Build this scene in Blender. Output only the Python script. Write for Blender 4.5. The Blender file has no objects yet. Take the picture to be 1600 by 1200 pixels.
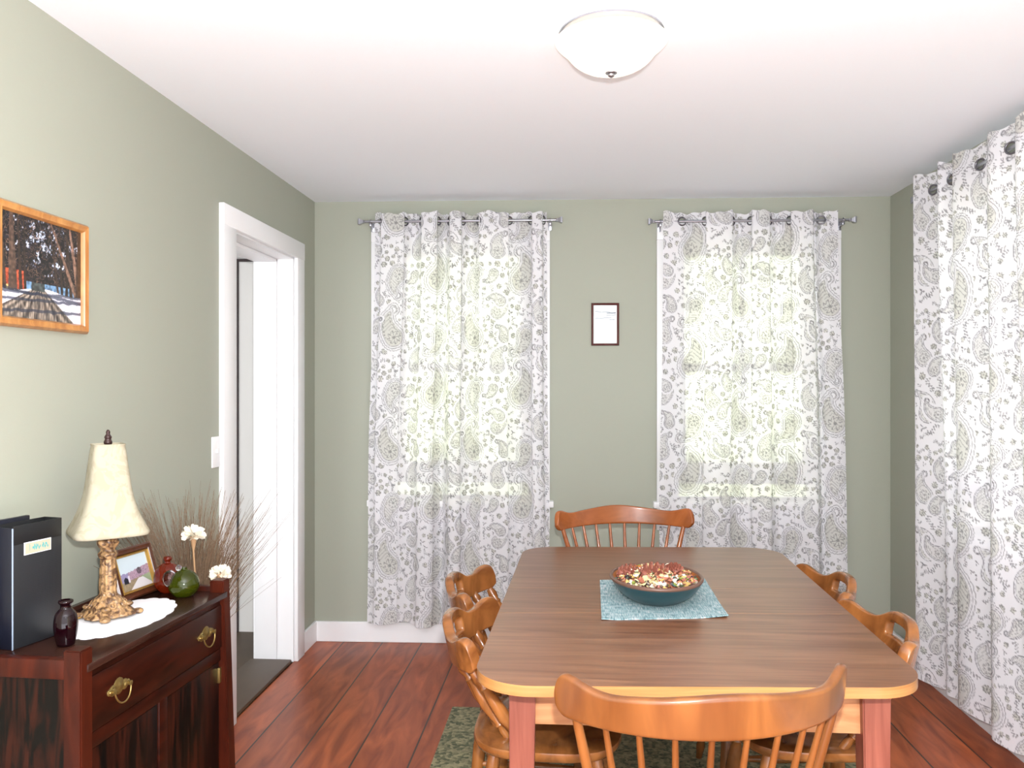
import bpy, bmesh, math, random
import numpy as np
from mathutils import Vector, Matrix

random.seed(7)
rng = np.random.default_rng(11)
SC = bpy.context.scene
COL = SC.collection
PI = math.pi

# ------------------------------------------------------------------ helpers
def V(*a): return Vector(a)

def lin(c):
    c /= 255.0
    return c / 12.92 if c <= 0.04045 else ((c + 0.055) / 1.055) ** 2.4

def rgb(r, g, b): return (lin(r), lin(g), lin(b), 1.0)

def mat(name):
    m = bpy.data.materials.new(name); m.use_nodes = True
    nt = m.node_tree
    return m, nt, nt.nodes, nt.links, nt.nodes['Principled BSDF']

def plain(name, col, rough=0.5, metal=0.0, bump=0.0, bscale=60, var=0.0, vscale=6, spec=0.5):
    m, nt, n, l, p = mat(name)
    p.inputs['Base Color'].default_value = col
    p.inputs['Roughness'].default_value = rough
    p.inputs['Metallic'].default_value = metal
    p.inputs['Specular IOR Level'].default_value = spec
    tc = n.new('ShaderNodeTexCoord')
    if var > 0:
        nz = n.new('ShaderNodeTexNoise'); nz.inputs['Scale'].default_value = vscale; nz.inputs['Detail'].default_value = 4
        l.new(tc.outputs['Object'], nz.inputs['Vector'])
        mx = n.new('ShaderNodeMix'); mx.data_type = 'RGBA'
        mx.inputs[6].default_value = tuple(c * (1 - var) for c in col[:3]) + (1,)
        mx.inputs[7].default_value = tuple(min(1, c * (1 + var)) for c in col[:3]) + (1,)
        l.new(nz.outputs['Fac'], mx.inputs[0]); l.new(mx.outputs[2], p.inputs['Base Color'])
    if bump > 0:
        nb = n.new('ShaderNodeTexNoise'); nb.inputs['Scale'].default_value = bscale; nb.inputs['Detail'].default_value = 3
        l.new(tc.outputs['Object'], nb.inputs['Vector'])
        b = n.new('ShaderNodeBump'); b.inputs['Strength'].default_value = bump; b.inputs['Distance'].default_value = 0.004
        l.new(nb.outputs['Fac'], b.inputs['Height']); l.new(b.outputs['Normal'], p.inputs['Normal'])
    return m

def wood(name, c1, c2, stretch=(6, 6, 60), rough=0.35, coat=0.0, dist=1.5, lo=0.35, hi=0.7, scale=1.0, bump=0.05):
    m, nt, n, l, p = mat(name)
    tc = n.new('ShaderNodeTexCoord'); mp = n.new('ShaderNodeMapping')
    mp.inputs['Scale'].default_value = stretch
    l.new(tc.outputs['Object'], mp.inputs['Vector'])
    nz = n.new('ShaderNodeTexNoise'); nz.inputs['Scale'].default_value = scale; nz.inputs['Detail'].default_value = 6
    nz.inputs['Distortion'].default_value = dist
    l.new(mp.outputs['Vector'], nz.inputs['Vector'])
    cr = n.new('ShaderNodeValToRGB')
    cr.color_ramp.elements[0].position = lo; cr.color_ramp.elements[0].color = c1
    cr.color_ramp.elements[1].position = hi; cr.color_ramp.elements[1].color = c2
    l.new(nz.outputs['Fac'], cr.inputs['Fac']); l.new(cr.outputs['Color'], p.inputs['Base Color'])
    p.inputs['Roughness'].default_value = rough
    p.inputs['Coat Weight'].default_value = coat; p.inputs['Coat Roughness'].default_value = 0.12
    b = n.new('ShaderNodeBump'); b.inputs['Strength'].default_value = bump; b.inputs['Distance'].default_value = 0.002
    l.new(nz.outputs['Fac'], b.inputs['Height']); l.new(b.outputs['Normal'], p.inputs['Normal'])
    return m

def painted(name, rough=0.4, coat=0.0):
    m, nt, n, l, p = mat(name)
    a = n.new('ShaderNodeAttribute'); a.attribute_name = 'paint'
    l.new(a.outputs['Color'], p.inputs['Base Color']); p.inputs['Roughness'].default_value = rough
    p.inputs['Coat Weight'].default_value = coat; p.inputs['Coat Roughness'].default_value = 0.05
    return m

def link(name, me, parent=None, loc=None):
    o = bpy.data.objects.new(name, me); COL.objects.link(o)
    if parent: o.parent = parent
    if loc is not None: o.location = loc
    return o

def obj(name, bm, m, parent=None, smooth=35, loc=None):
    me = bpy.data.meshes.new(name)
    bmesh.ops.recalc_face_normals(bm, faces=bm.faces[:])
    bm.to_mesh(me); bm.free()
    for x in (m if isinstance(m, (list, tuple)) else [m]): me.materials.append(x)
    if smooth:
        me.polygons.foreach_set('use_smooth', [True] * len(me.polygons))
        me.set_sharp_from_angle(angle=math.radians(smooth))
    return link(name, me, parent, loc)

def tag(o, label, cat, group=None, kind=None):
    if label: o['label'] = label
    if cat: o['category'] = cat
    if group: o['group'] = group
    if kind: o['kind'] = kind
    return o

def thing(name, label, cat, loc=(0, 0, 0), rotz=0.0, group=None):
    o = link(name, None); o.empty_display_size = 0.1
    o.location = loc; o.rotation_euler = (0, 0, rotz)
    return tag(o, label, cat, group)

def struct(name, bm, m, parent=None, smooth=0):
    o = obj(name, bm, m, parent, smooth)
    if parent is None: o['kind'] = 'structure'
    return o

def dup(root, loc, rotz, label, tilt=0.0):
    r = root.copy(); COL.objects.link(r); r.location = loc; r.rotation_euler = (tilt, 0, rotz); r['label'] = label
    for ch in list(root.children):
        c = ch.copy(); COL.objects.link(c); c.parent = r
        for g in ch.children:
            d = g.copy(); COL.objects.link(d); d.parent = c
    return r

def nb(): return bmesh.new()

def bx(bm, lo, hi, bevel=0.0, M=None, seg=2):
    t = bmesh.new()
    bmesh.ops.create_cube(t, size=1.0)
    c = [(a + b) / 2 for a, b in zip(lo, hi)]; s = [b - a for a, b in zip(lo, hi)]
    for v in t.verts: v.co = V(c[0] + v.co.x * s[0], c[1] + v.co.y * s[1], c[2] + v.co.z * s[2])
    if bevel > 0: bmesh.ops.bevel(t, geom=t.edges[:], offset=bevel, segments=seg, affect='EDGES', profile=0.5)
    add(bm, t, M)

def add(bm, t, M=None, mi=None):
    mp = {}
    for v in t.verts: mp[v] = bm.verts.new(M @ v.co if M is not None else v.co)
    for f in t.faces:
        try:
            nf = bm.faces.new([mp[v] for v in f.verts]); nf.material_index = f.material_index if mi is None else mi
        except ValueError: pass
    t.free()

def frame_z(p0, p1):
    z = (p1 - p0).normalized()
    a = V(1, 0, 0) if abs(z.x) < 0.9 else V(0, 1, 0)
    x = a.cross(z).normalized(); y = z.cross(x)
    return Matrix(((x.x, y.x, z.x, p0.x), (x.y, y.y, z.y, p0.y), (x.z, y.z, z.z, p0.z), (0, 0, 0, 1)))

def lathe(bm, prof, n=24, M=None, sx=1.0, sy=1.0, mod=None):
    rings = []
    for r, z in prof:
        if r < 1e-6:
            p = V(0, 0, z); rings.append([bm.verts.new(M @ p if M is not None else p)]); continue
        ring = []
        for k in range(n):
            a = 2 * PI * k / n; rr = r * (mod(a, z) if mod else 1.0)
            p = V(rr * math.cos(a) * sx, rr * math.sin(a) * sy, z)
            ring.append(bm.verts.new(M @ p if M is not None else p))
        rings.append(ring)
    for A, B in zip(rings, rings[1:]):
        if len(A) == 1 and len(B) == 1: continue
        for k in range(n):
            k2 = (k + 1) % n
            if len(A) == 1: bm.faces.new((A[0], B[k], B[k2]))
            elif len(B) == 1: bm.faces.new((A[k], A[k2], B[0]))
            else: bm.faces.new((A[k], A[k2], B[k2], B[k]))
    for R, fl in ((rings[0], True), (rings[-1], False)):
        if len(R) > 2:
            bm.faces.new(R[::-1] if fl else R)

def smoothprof(pts, k=5):
    out = []
    n = len(pts)
    for i in range(n - 1):
        p0 = pts[max(0, i - 1)]; p1 = pts[i]; p2 = pts[i + 1]; p3 = pts[min(n - 1, i + 2)]
        for j in range(k):
            t = j / k
            out.append(tuple(0.5 * ((2 * b) + (-a + c) * t + (2 * a - 5 * b + 4 * c - d) * t * t + (-a + 3 * b - 3 * c + d) * t ** 3)
                             for a, b, c, d in zip(p0, p1, p2, p3)))
    out.append(tuple(pts[-1]))
    return out

def turned(bm, p0, p1, prof, n=14):
    p0, p1 = V(*p0), V(*p1); L = (p1 - p0).length
    lathe(bm, [(max(r, 0.001), t * L) for t, r in prof], n, frame_z(p0, p1))

def tube(bm, pts, r, n=8, cap=True):
    pts = [V(*p) for p in pts]; rings = []; prev = None
    for i, p in enumerate(pts):
        d = (pts[min(i + 1, len(pts) - 1)] - pts[max(i - 1, 0)]).normalized()
        if prev is None:
            a = V(0, 0, 1) if abs(d.z) < 0.9 else V(1, 0, 0)
            x = a.cross(d).normalized()
        else:
            x = (prev - d * prev.dot(d)).normalized()
        prev = x; y = d.cross(x)
        rr = r(i / (len(pts) - 1)) if callable(r) else r
        rings.append([bm.verts.new(p + (x * math.cos(2 * PI * k / n) + y * math.sin(2 * PI * k / n)) * rr) for k in range(n)])
    for A, B in zip(rings, rings[1:]):
        for k in range(n): bm.faces.new((A[k], A[(k + 1) % n], B[(k + 1) % n], B[k]))
    if cap: bm.faces.new(rings[0][::-1]); bm.faces.new(rings[-1])

def torus(bm, R, r, M, n=24, m=8, arc=None):
    rings = []
    for i in range(n):
        a = 2 * PI * i / n; c = V(math.cos(a), math.sin(a), 0)
        rings.append([bm.verts.new(M @ (c * (R + r * math.cos(2 * PI * j / m)) + V(0, 0, r * math.sin(2 * PI * j / m)))) for j in range(m)])
    for i in range(n):
        A, B = rings[i], rings[(i + 1) % n]
        for j in range(m): bm.faces.new((A[j], B[j], B[(j + 1) % m], A[(j + 1) % m]))

def prism(bm, poly, z0, z1, M=None, mi_top=None):
    f = lambda p: M @ p if M is not None else p
    b = [bm.verts.new(f(V(x, y, z0))) for x, y in poly]; t = [bm.verts.new(f(V(x, y, z1))) for x, y in poly]
    n = len(poly)
    bm.faces.new(b[::-1]); ft = bm.faces.new(t)
    if mi_top is not None: ft.material_index = mi_top
    for i in range(n): bm.faces.new((b[i], b[(i + 1) % n], t[(i + 1) % n], t[i]))
    return ft

def sphere(bm, c, r, M=None, sub=2, s=(1, 1, 1)):
    t = bmesh.new(); bmesh.ops.create_icosphere(t, subdivisions=sub, radius=1.0)
    for v in t.verts: v.co = V(c[0] + v.co.x * r * s[0], c[1] + v.co.y * r * s[1], c[2] + v.co.z * r * s[2])
    add(bm, t, M)

def rotm(M3x, origin):
    x, y, z = M3x
    return Matrix(((x.x, y.x, z.x, origin.x), (x.y, y.y, z.y, origin.y), (x.z, y.z, z.z, origin.z), (0, 0, 0, 1)))

def vnoise(h, w, cells, seed):
    r = np.random.default_rng(seed); cy, cx = cells
    g = r.random((cy + 2, cx + 2))
    yy = np.linspace(0, cy, h, endpoint=False); xx = np.linspace(0, cx, w, endpoint=False)
    y0 = yy.astype(int); x0 = xx.astype(int); fy = yy - y0; fx = xx - x0
    fy = fy * fy * (3 - 2 * fy); fx = fx * fx * (3 - 2 * fx)
    a = g[np.ix_(y0, x0)]; b = g[np.ix_(y0, x0 + 1)]; c = g[np.ix_(y0 + 1, x0)]; d = g[np.ix_(y0 + 1, x0 + 1)]
    return (a * (1 - fx) + b * fx) * (1 - fy)[:, None] + (c * (1 - fx) + d * fx) * fy[:, None]

def grid_mesh(name, co, nu, nv, attrs=None, keep=None):
    """co: (nv,nu,3) array -> mesh; attrs {'paint': (nv,nu,4)}"""
    me = bpy.data.meshes.new(name)
    idx = np.arange(nu * nv).reshape(nv, nu)
    q = np.stack([idx[:-1, :-1], idx[:-1, 1:], idx[1:, 1:], idx[1:, :-1]], -1).reshape(-1, 4)
    if keep is not None: q = q[keep.reshape(-1)]
    me.vertices.add(nu * nv); me.vertices.foreach_set('co', co.reshape(-1).astype(np.float32))
    nf = len(q)
    me.loops.add(nf * 4); me.loops.foreach_set('vertex_index', q.reshape(-1).astype(np.int32))
    me.polygons.add(nf); me.polygons.foreach_set('loop_start', (np.arange(nf) * 4).astype(np.int32))
    me.polygons.foreach_set('use_smooth', np.ones(nf, bool))
    for k, a in (attrs or {}).items():
        at = me.attributes.new(k, 'FLOAT_COLOR', 'POINT'); at.data.foreach_set('color', a.reshape(-1).astype(np.float32))
    me.update(calc_edges=True); me.validate()
    return me

def picture(name, arr, w, h, M, m, parent):
    """flat printed sheet: arr (nv,nu,3) sRGB 0..1, row 0 at the bottom; M maps local (x right, y up, z out)"""
    nv, nu = arr.shape[:2]
    a = np.clip(arr, 0, 1); a = np.where(a <= 0.04045, a / 12.92, ((a + 0.055) / 1.055) ** 2.4)
    col = np.concatenate([a, np.ones((nv, nu, 1))], -1)
    X, Y = np.meshgrid(np.linspace(-w / 2, w / 2, nu), np.linspace(-h / 2, h / 2, nv))
    P = np.stack([X, Y, np.zeros_like(X), np.ones_like(X)], -1) @ np.array(M).T
    me = grid_mesh(name, P[..., :3], nu, nv, {'paint': col}); me.materials.append(m)
    return link(name, me, parent)

# ------------------------------------------------------------------ dimensions (metres; camera stands at x=0,y=0)
HC = 2.443
XL, XR = -1.433, 1.711
BLp = V(-1.433, 4.508, 0); BRp = V(1.711, 4.598, 0)
UX = (BRp - BLp).normalized(); NX = V(UX.y, -UX.x, 0)       # along the back wall, and out of it into the room
WL = (BRp - BLp).length
def BW(u, off, z): return BLp + UX * u + NX * off + V(0, 0, z)
MBW = rotm((UX, V(0, 0, 1), NX), BLp)                        # local (u, z, off) -> world
MRW = rotm((V(0, -1, 0), V(0, 0, 1), V(-1, 0, 0)), V(XR, 4.594, 0))   # right wall: u runs toward the room's open end
MLW = rotm((V(0, 1, 0), V(0, 0, 1), V(1, 0, 0)), V(XL, 0, 0))         # left wall: u = world y

# ------------------------------------------------------------------ materials
M_wall = plain('sage_wall_paint', rgb(165, 168, 154), 0.55, bump=0.06, bscale=220, var=0.015, vscale=3, spec=0.3)
M_ceil = plain('ceiling_white', rgb(243, 248, 255), 0.8, bump=0.05, bscale=40, spec=0.2)
M_trim = plain('trim_white', rgb(238, 238, 240), 0.4, var=0.015, vscale=8)
M_hallw = plain('hall_white', rgb(225, 222, 220), 0.6)
M_hallf = plain('hall_floor_paint', rgb(80, 64, 48), 0.5, var=0.15, vscale=9)
M_dark = plain('dark_trim', rgb(48, 32, 34), 0.5)
M_steel = plain('brushed_nickel', rgb(172, 172, 180), 0.28, 0.9)
M_grom = plain('grommet_metal', rgb(120, 118, 124), 0.3, 0.85)
M_maple = wood('maple_stain', rgb(100, 56, 24), rgb(140, 86, 42), (9, 9, 2.5), 0.28, 0.35, 1.0)
M_cherry = wood('cherry_stain', rgb(132, 70, 32), rgb(176, 100, 52), (2.5, 9, 9), 0.25, 0.4, 1.0)
M_capt = wood('pub_chair_stain', rgb(112, 66, 32), rgb(178, 114, 60), (7, 7, 5), 0.25, 0.4, 1.4)
M_lam = wood('walnut_laminate', rgb(104, 66, 44), rgb(134, 92, 66), (3.0, 46, 10), 0.3, 0.0, 0.7, 0.35, 0.7, 1.0, 0.0)
M_edge = wood('maple_edge', rgb(168, 112, 62), rgb(188, 134, 80), (4, 4, 90), 0.3, 0.3, 0.6)
M_leg = wood('table_leg_red', rgb(128, 68, 54), rgb(150, 86, 70), (30, 30, 3), 0.4)
M_apron = wood('apron_wood', rgb(176, 118, 76), rgb(200, 146, 102), (4, 30, 30), 0.35)
M_chest = wood('mahogany_stain', rgb(30, 9, 5), rgb(56, 19, 9), (5, 24, 24), 0.3, 0.25, 1.2)
M_cpost = wood('mahogany_post', rgb(46, 15, 8), rgb(72, 26, 13), (24, 24, 4), 0.32, 0.2, 1.0)
M_ctop = wood('dark_chest_top', rgb(38, 20, 16), rgb(60, 36, 28), (3, 24, 24), 0.22, 0.3, 1.0)
M_cpan = wood('figured_panel', rgb(8, 5, 4), rgb(48, 18, 9), (22, 22, 2.2), 0.35, 0.05, 2.2, 0.46, 0.62)
for k_ in (M_chest, M_cpost, M_cpan, M_ctop):
    q_ = k_.node_tree.nodes['Principled BSDF']; q_.inputs['Specular IOR Level'].default_value = 0.22; q_.inputs['Coat Weight'].default_value = 0.06
M_brass = plain('aged_brass', rgb(156, 134, 82), 0.36, 0.85, bump=0.25, bscale=120)
M_bronze = wood('antique_gold_resin', rgb(84, 58, 40), rgb(178, 140, 96), (1, 1, 1), 0.4, 0.0, 0.6, 0.40, 0.60, 75, 0.5)
M_black = plain('black_card', rgb(24, 25, 27), 0.42, spec=0.4)
M_navy = plain('navy_card', rgb(18, 20, 33), 0.4)
M_finial = plain('dark_finial', rgb(58, 38, 36), 0.4, 0.3)
M_goldf = plain('gold_frame_lip', rgb(172, 134, 66), 0.35, 0.6)
M_oak = wood('honey_oak', rgb(166, 108, 52), rgb(200, 144, 80), (20, 20, 6), 0.35, 0.3)
M_maho = plain('mahogany_frame', rgb(84, 34, 32), 0.25, var=0.2, vscale=40)
M_pap = painted('printed_sheet', 0.35, 0.3)
M_print = painted('coloured_pieces', 0.6)
M_plastic = plain('white_plastic', rgb(240, 240, 242), 0.3)
M_teal = plain('teal_glaze', rgb(30, 60, 66), 0.28, var=0.12, vscale=12)
M_bowlin = wood('bowl_wood', rgb(150, 82, 34), rgb(196, 120, 54), (10, 10, 20), 0.4)
M_rim = plain('bowl_rim', rgb(104, 74, 62), 0.4)
M_doily = plain('white_lace', rgb(244, 244, 248), 0.8, bump=0.3, bscale=160)
M_grass = plain('dried_grass', rgb(118, 94, 72), 0.7, var=0.35, vscale=25)
M_petal = plain('cream_petals', rgb(240, 232, 214), 0.7, var=0.08, vscale=60)
M_stem = plain('flower_stem', rgb(190, 150, 112), 0.6)
M_pot = plain('floor_vase_clay', rgb(92, 74, 60), 0.7)
M_sash = plain('sash_white', rgb(236, 236, 238), 0.4)

# floor boards along y
m, nt, n, l, p = mat('pine_floor_boards'); M_floor = m
tc = n.new('ShaderNodeTexCoord'); sp = n.new('ShaderNodeSeparateXYZ'); l.new(tc.outputs['Object'], sp.inputs[0])
def mth(op, a, b=None, c=None):
    k = n.new('ShaderNodeMath'); k.operation = op
    for i, x in enumerate((a, b, c)):
        if x is None: continue
        if isinstance(x, (int, float)): k.inputs[i].default_value = x
        else: l.new(x, k.inputs[i])
    return k.outputs[0]
bx_ = mth('MULTIPLY_ADD', sp.outputs['X'], 1 / 0.217, 1.265 / 0.217 + 20)
fr = mth('FRACT', bx_); fl_ = mth('FLOOR', bx_)
edge = mth('MINIMUM', fr, mth('SUBTRACT', 1.0, fr))
seam = mth('LESS_THAN', edge, 0.016)
wn = n.new('ShaderNodeTexWhiteNoise'); wn.noise_dimensions = '1D'; l.new(fl_, wn.inputs['W'])
cmb = n.new('ShaderNodeCombineXYZ')
l.new(mth('MULTIPLY', sp.outputs['X'], 9.0), cmb.inputs[0]); l.new(mth('MULTIPLY_ADD', wn.outputs['Value'], 30, mth('MULTIPLY', sp.outputs['Y'], 1.6)), cmb.inputs[1])
nz = n.new('ShaderNodeTexNoise'); nz.inputs['Scale'].default_value = 1.6; nz.inputs['Detail'].default_value = 6; nz.inputs['Distortion'].default_value = 1.2
l.new(cmb.outputs[0], nz.inputs['Vector'])
cr = n.new('ShaderNodeValToRGB')
cr.color_ramp.elements[0].position = 0.3; cr.color_ramp.elements[0].color = rgb(122, 54, 28)
cr.color_ramp.elements[1].position = 0.75; cr.color_ramp.elements[1].color = rgb(186, 98, 56)
l.new(nz.outputs['Fac'], cr.inputs['Fac'])
hs = n.new('ShaderNodeHueSaturation'); l.new(cr.outputs['Color'], hs.inputs['Color']); l.new(mth('MULTIPLY_ADD', wn.outputs['Value'], 0.3, 0.85), hs.inputs['Value'])
mx = n.new('ShaderNodeMix'); mx.data_type = 'RGBA'; l.new(seam, mx.inputs[0]); l.new(hs.outputs['Color'], mx.inputs[6]); mx.inputs[7].default_value = rgb(58, 44, 36)
l.new(mx.outputs[2], p.inputs['Base Color']); p.inputs['Roughness'].default_value = 0.34; p.inputs['Specular IOR Level'].default_value = 0.3
bmp = n.new('ShaderNodeBump'); bmp.inputs['Strength'].default_value = 0.3; bmp.inputs['Distance'].default_value = 0.003
l.new(mth('SUBTRACT', nz.outputs['Fac'], mth('MULTIPLY', seam, 1.5)), bmp.inputs['Height']); l.new(bmp.outputs['Normal'], p.inputs['Normal'])

# green woven rug
m, nt, n, l, p = mat('braided_rug'); M_rug = m
tc = n.new('ShaderNodeTexCoord'); vo = n.new('ShaderNodeTexVoronoi'); vo.inputs['Scale'].default_value = 75
l.new(tc.outputs['Object'], vo.inputs['Vector'])
cr = n.new('ShaderNodeValToRGB'); cr.color_ramp.elements[0].color = rgb(78, 84, 60); cr.color_ramp.elements[1].color = rgb(162, 154, 120)
sx_ = n.new('ShaderNodeSeparateColor'); l.new(vo.outputs['Color'], sx_.inputs[0]); l.new(sx_.outputs[0], cr.inputs['Fac'])
l.new(cr.outputs['Color'], p.inputs['Base Color']); p.inputs['Roughness'].default_value = 0.9
bmp = n.new('ShaderNodeBump'); bmp.inputs['Strength'].default_value = 0.6; bmp.inputs['Distance'].default_value = 0.004; bmp.invert = True
l.new(vo.outputs['Distance'], bmp.inputs['Height']); l.new(bmp.outputs['Normal'], p.inputs['Normal'])

# woven teal placemat
m, nt, n, l, p = mat('woven_placemat'); M_mat = m
tc = n.new('ShaderNodeTexCoord')
wv = []
for ax, s in (('X', (420, 26, 1)), ('Y', (26, 420, 1))):
    mp = n.new('ShaderNodeMapping'); mp.inputs['Scale'].default_value = s; l.new(tc.outputs['Object'], mp.inputs['Vector'])
    k = n.new('ShaderNodeTexNoise'); k.inputs['Scale'].default_value = 1.0; k.inputs['Detail'].default_value = 2; l.new(mp.outputs['Vector'], k.inputs['Vector']); wv.append(k.outputs['Fac'])
ad = n.new('ShaderNodeMath'); ad.operation = 'ADD'; l.new(wv[0], ad.inputs[0]); l.new(wv[1], ad.inputs[1])
cr = n.new('ShaderNodeValToRGB'); cr.color_ramp.elements[0].position = 0.38; cr.color_ramp.elements[0].color = rgb(70, 100, 108)
cr.color_ramp.elements[1].position = 0.62; cr.color_ramp.elements[1].color = rgb(204, 204, 206)
e = cr.color_ramp.elements.new(0.5); e.color = rgb(138, 172, 178)
hf = n.new('ShaderNodeMath'); hf.operation = 'MULTIPLY'; l.new(ad.outputs[0], hf.inputs[0]); hf.inputs[1].default_value = 0.5
l.new(hf.outputs[0], cr.inputs['Fac']); l.new(cr.outputs['Color'], p.inputs['Base Color']); p.inputs['Roughness'].default_value = 0.8

# lampshade fabric, coloured glass, window glass, frosted bowl, sheer curtain
def glassy(name, col, rough=0.02, trans=1.0, ior=1.45):
    m, nt, n, l, p = mat(name)
    p.inputs['Base Color'].default_value = col; p.inputs['Roughness'].default_value = rough
    p.inputs['Transmission Weight'].default_value = trans; p.inputs['IOR'].default_value = ior
    return m
M_gglass = glassy('green_glass', rgb(62, 70, 6), 0.03, 0.5)
M_rglass = glassy('amber_red_glass', rgb(118, 34, 12), 0.03, 0.5)
M_cglass = glassy('clear_glass', rgb(240, 240, 245))
M_purple = glassy('dark_plum_glass', rgb(24, 4, 9), 0.03, 0.2)
m, nt, n, l, p = mat('window_glass'); M_glass = m
tr = n.new('ShaderNodeBsdfTransparent'); gl = n.new('ShaderNodeBsdfGlossy'); gl.inputs['Roughness'].default_value = 0.02
fz = n.new('ShaderNodeFresnel'); ms = n.new('ShaderNodeMixShader')
l.new(fz.outputs[0], ms.inputs[0]); l.new(tr.outputs[0], ms.inputs[1]); l.new(gl.outputs[0], ms.inputs[2])
l.new(ms.outputs[0], n['Material Output'].inputs['Surface'])
m, nt, n, l, p = mat('shade_fabric'); M_shade = m
tc = n.new('ShaderNodeTexCoord'); nz = n.new('ShaderNodeTexNoise'); nz.inputs['Scale'].default_value = 14; nz.inputs['Distortion'].default_value = 2.5
l.new(tc.outputs['Object'], nz.inputs['Vector'])
cr = n.new('ShaderNodeValToRGB'); cr.color_ramp.elements[0].position = 0.44; cr.color_ramp.elements[0].color = rgb(178, 170, 148)
cr.color_ramp.elements[1].position = 0.52; cr.color_ramp.elements[1].color = rgb(188, 181, 160); l.new(nz.outputs['Fac'], cr.inputs['Fac'])
df = n.new('ShaderNodeBsdfDiffuse'); tl = n.new('ShaderNodeBsdfTranslucent'); ms = n.new('ShaderNodeMixShader'); ms.inputs[0].default_value = 0.2
l.new(cr.outputs[0], df.inputs[0]); l.new(cr.outputs[0], tl.inputs[0]); l.new(df.outputs[0], ms.inputs[1]); l.new(tl.outputs[0], ms.inputs[2])
l.new(ms.outputs[0], n['Material Output'].inputs['Surface'])
m, nt, n, l, p = mat('lit_frosted_bowl'); M_bowl = m
p.inputs['Base Color'].default_value = rgb(250, 240, 220); p.inputs['Roughness'].default_value = 0.35
p.inputs['Emission Color'].default_value = rgb(255, 240, 214); p.inputs['Emission Strength'].default_value = 1.2

CURT_OPEN = 0.15
m, nt, n, l, p = mat('sheer_paisley'); M_curt = m
a = n.new('ShaderNodeAttribute'); a.attribute_name = 'paint'
sc = n.new('ShaderNodeSeparateColor'); l.new(a.outputs['Color'], sc.inputs[0])
m1 = n.new('ShaderNodeMix'); m1.data_type = 'RGBA'; m1.inputs[6].default_value = rgb(250, 249, 254); m1.inputs[7].default_value = rgb(176, 176, 156)
l.new(sc.outputs[1], m1.inputs[0])
m2 = n.new('ShaderNodeMix'); m2.data_type = 'RGBA'; m2.inputs[7].default_value = rgb(86, 84, 90); l.new(sc.outputs[0], m2.inputs[0]); l.new(m1.outputs[2], m2.inputs[6])
df = n.new('ShaderNodeBsdfDiffuse'); tl = n.new('ShaderNodeBsdfTranslucent'); l.new(m2.outputs[2], df.inputs[0]); l.new(m2.outputs[2], tl.inputs[0])
ms = n.new('ShaderNodeMixShader'); ms.inputs[0].default_value = 0.27; l.new(df.outputs[0], ms.inputs[1]); l.new(tl.outputs[0], ms.inputs[2])
tr = n.new('ShaderNodeBsdfTransparent'); m3 = n.new('ShaderNodeMixShader')
mxx = n.new('ShaderNodeMath'); mxx.operation = 'MAXIMUM'; l.new(sc.outputs[0], mxx.inputs[0]); l.new(sc.outputs[1], mxx.inputs[1])
op = n.new('ShaderNodeMath'); op.operation = 'MULTIPLY_ADD'; l.new(mxx.outputs[0], op.inputs[0]); op.inputs[1].default_value = 0.2; op.inputs[2].default_value = 1 - CURT_OPEN
l.new(op.outputs[0], m3.inputs[0]); l.new(tr.outputs[0], m3.inputs[1]); l.new(ms.outputs[0], m3.inputs[2])
l.new(m3.outputs[0], n['Material Output'].inputs['Surface'])

# ------------------------------------------------------------------ room shell
YB = -0.8
def wall_with_holes(name, M, u0, u1, z0, z1, holes, th, m):
    """holes: list of (ua, ub, za, zb); wall body lies behind local off=0"""
    bm = nb(); us = sorted({u0, u1, *[h[0] for h in holes], *[h[1] for h in holes]})
    zs = sorted({z0, z1, *[h[2] for h in holes], *[h[3] for h in holes]})
    cell = lambda a, b, c, d: any(h[0] <= a and b <= h[1] and h[2] <= c and d <= h[3] for h in holes)
    for a, b in zip(us, us[1:]):
        run = None
        for c, d in list(zip(zs, zs[1:])) + [(None, None)]:
            solid = c is not None and not cell(a, b, c, d)
            if solid: run = (run[0] if run else c, d)
            elif run: bx(bm, (a, run[0], -th), (b, run[1], 0), 0, M); run = None
    return struct(name, bm, m)

WIN1 = (0.425, 1.205, 0.79, 2.215)     # opening: u0,u1,z0,z1
WIN2 = (1.995, 2.775, 0.79, 2.215)
WIN3 = (0.72, 1.74, 0.79, 2.215)       # on the right wall
DOOR = (3.38, 4.166, 0.0, 2.085)
TH = 0.2
wall_with_holes('wall_back', MBW, -0.25, WL + 0.25, -0.02, HC, [WIN1, WIN2], TH, M_wall)
wall_with_holes('wall_right', MRW, 0.0, 5.4, -0.02, HC, [WIN3], TH, M_wall)
wall_with_holes('wall_left', MLW, YB, 4.506, -0.02, HC, [DOOR], TH, M_wall)
bm = nb(); bx(bm, (XL - 0.02, YB, -0.05), (XR + 0.02, 4.75, 0)); struct('floor', bm, M_floor)
bm = nb(); bx(bm, (XL - 0.3, YB, HC), (XR + 0.3, 4.95, HC + 0.1)); struct('ceiling', bm, M_ceil)

bm = nb(); bx(bm, (0.0, 0.0, 0.0), (WL, 0.112, 0.016), 0.004, MBW); struct('baseboard_back', bm, M_trim)
bm = nb(); bx(bm, (0.0, 0.0, 0.0), (5.3, 0.112, 0.016), 0.004, MRW); struct('baseboard_right', bm, M_trim)
bm = nb()
bx(bm, (4.272, 0.0, 0.0), (4.5, 0.112, 0.016), 0.004, MLW); bx(bm, (YB, 0.0, 0.0), (3.25, 0.112, 0.016), 0.004, MLW)
struct('baseboard_left', bm, M_trim)

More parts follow.
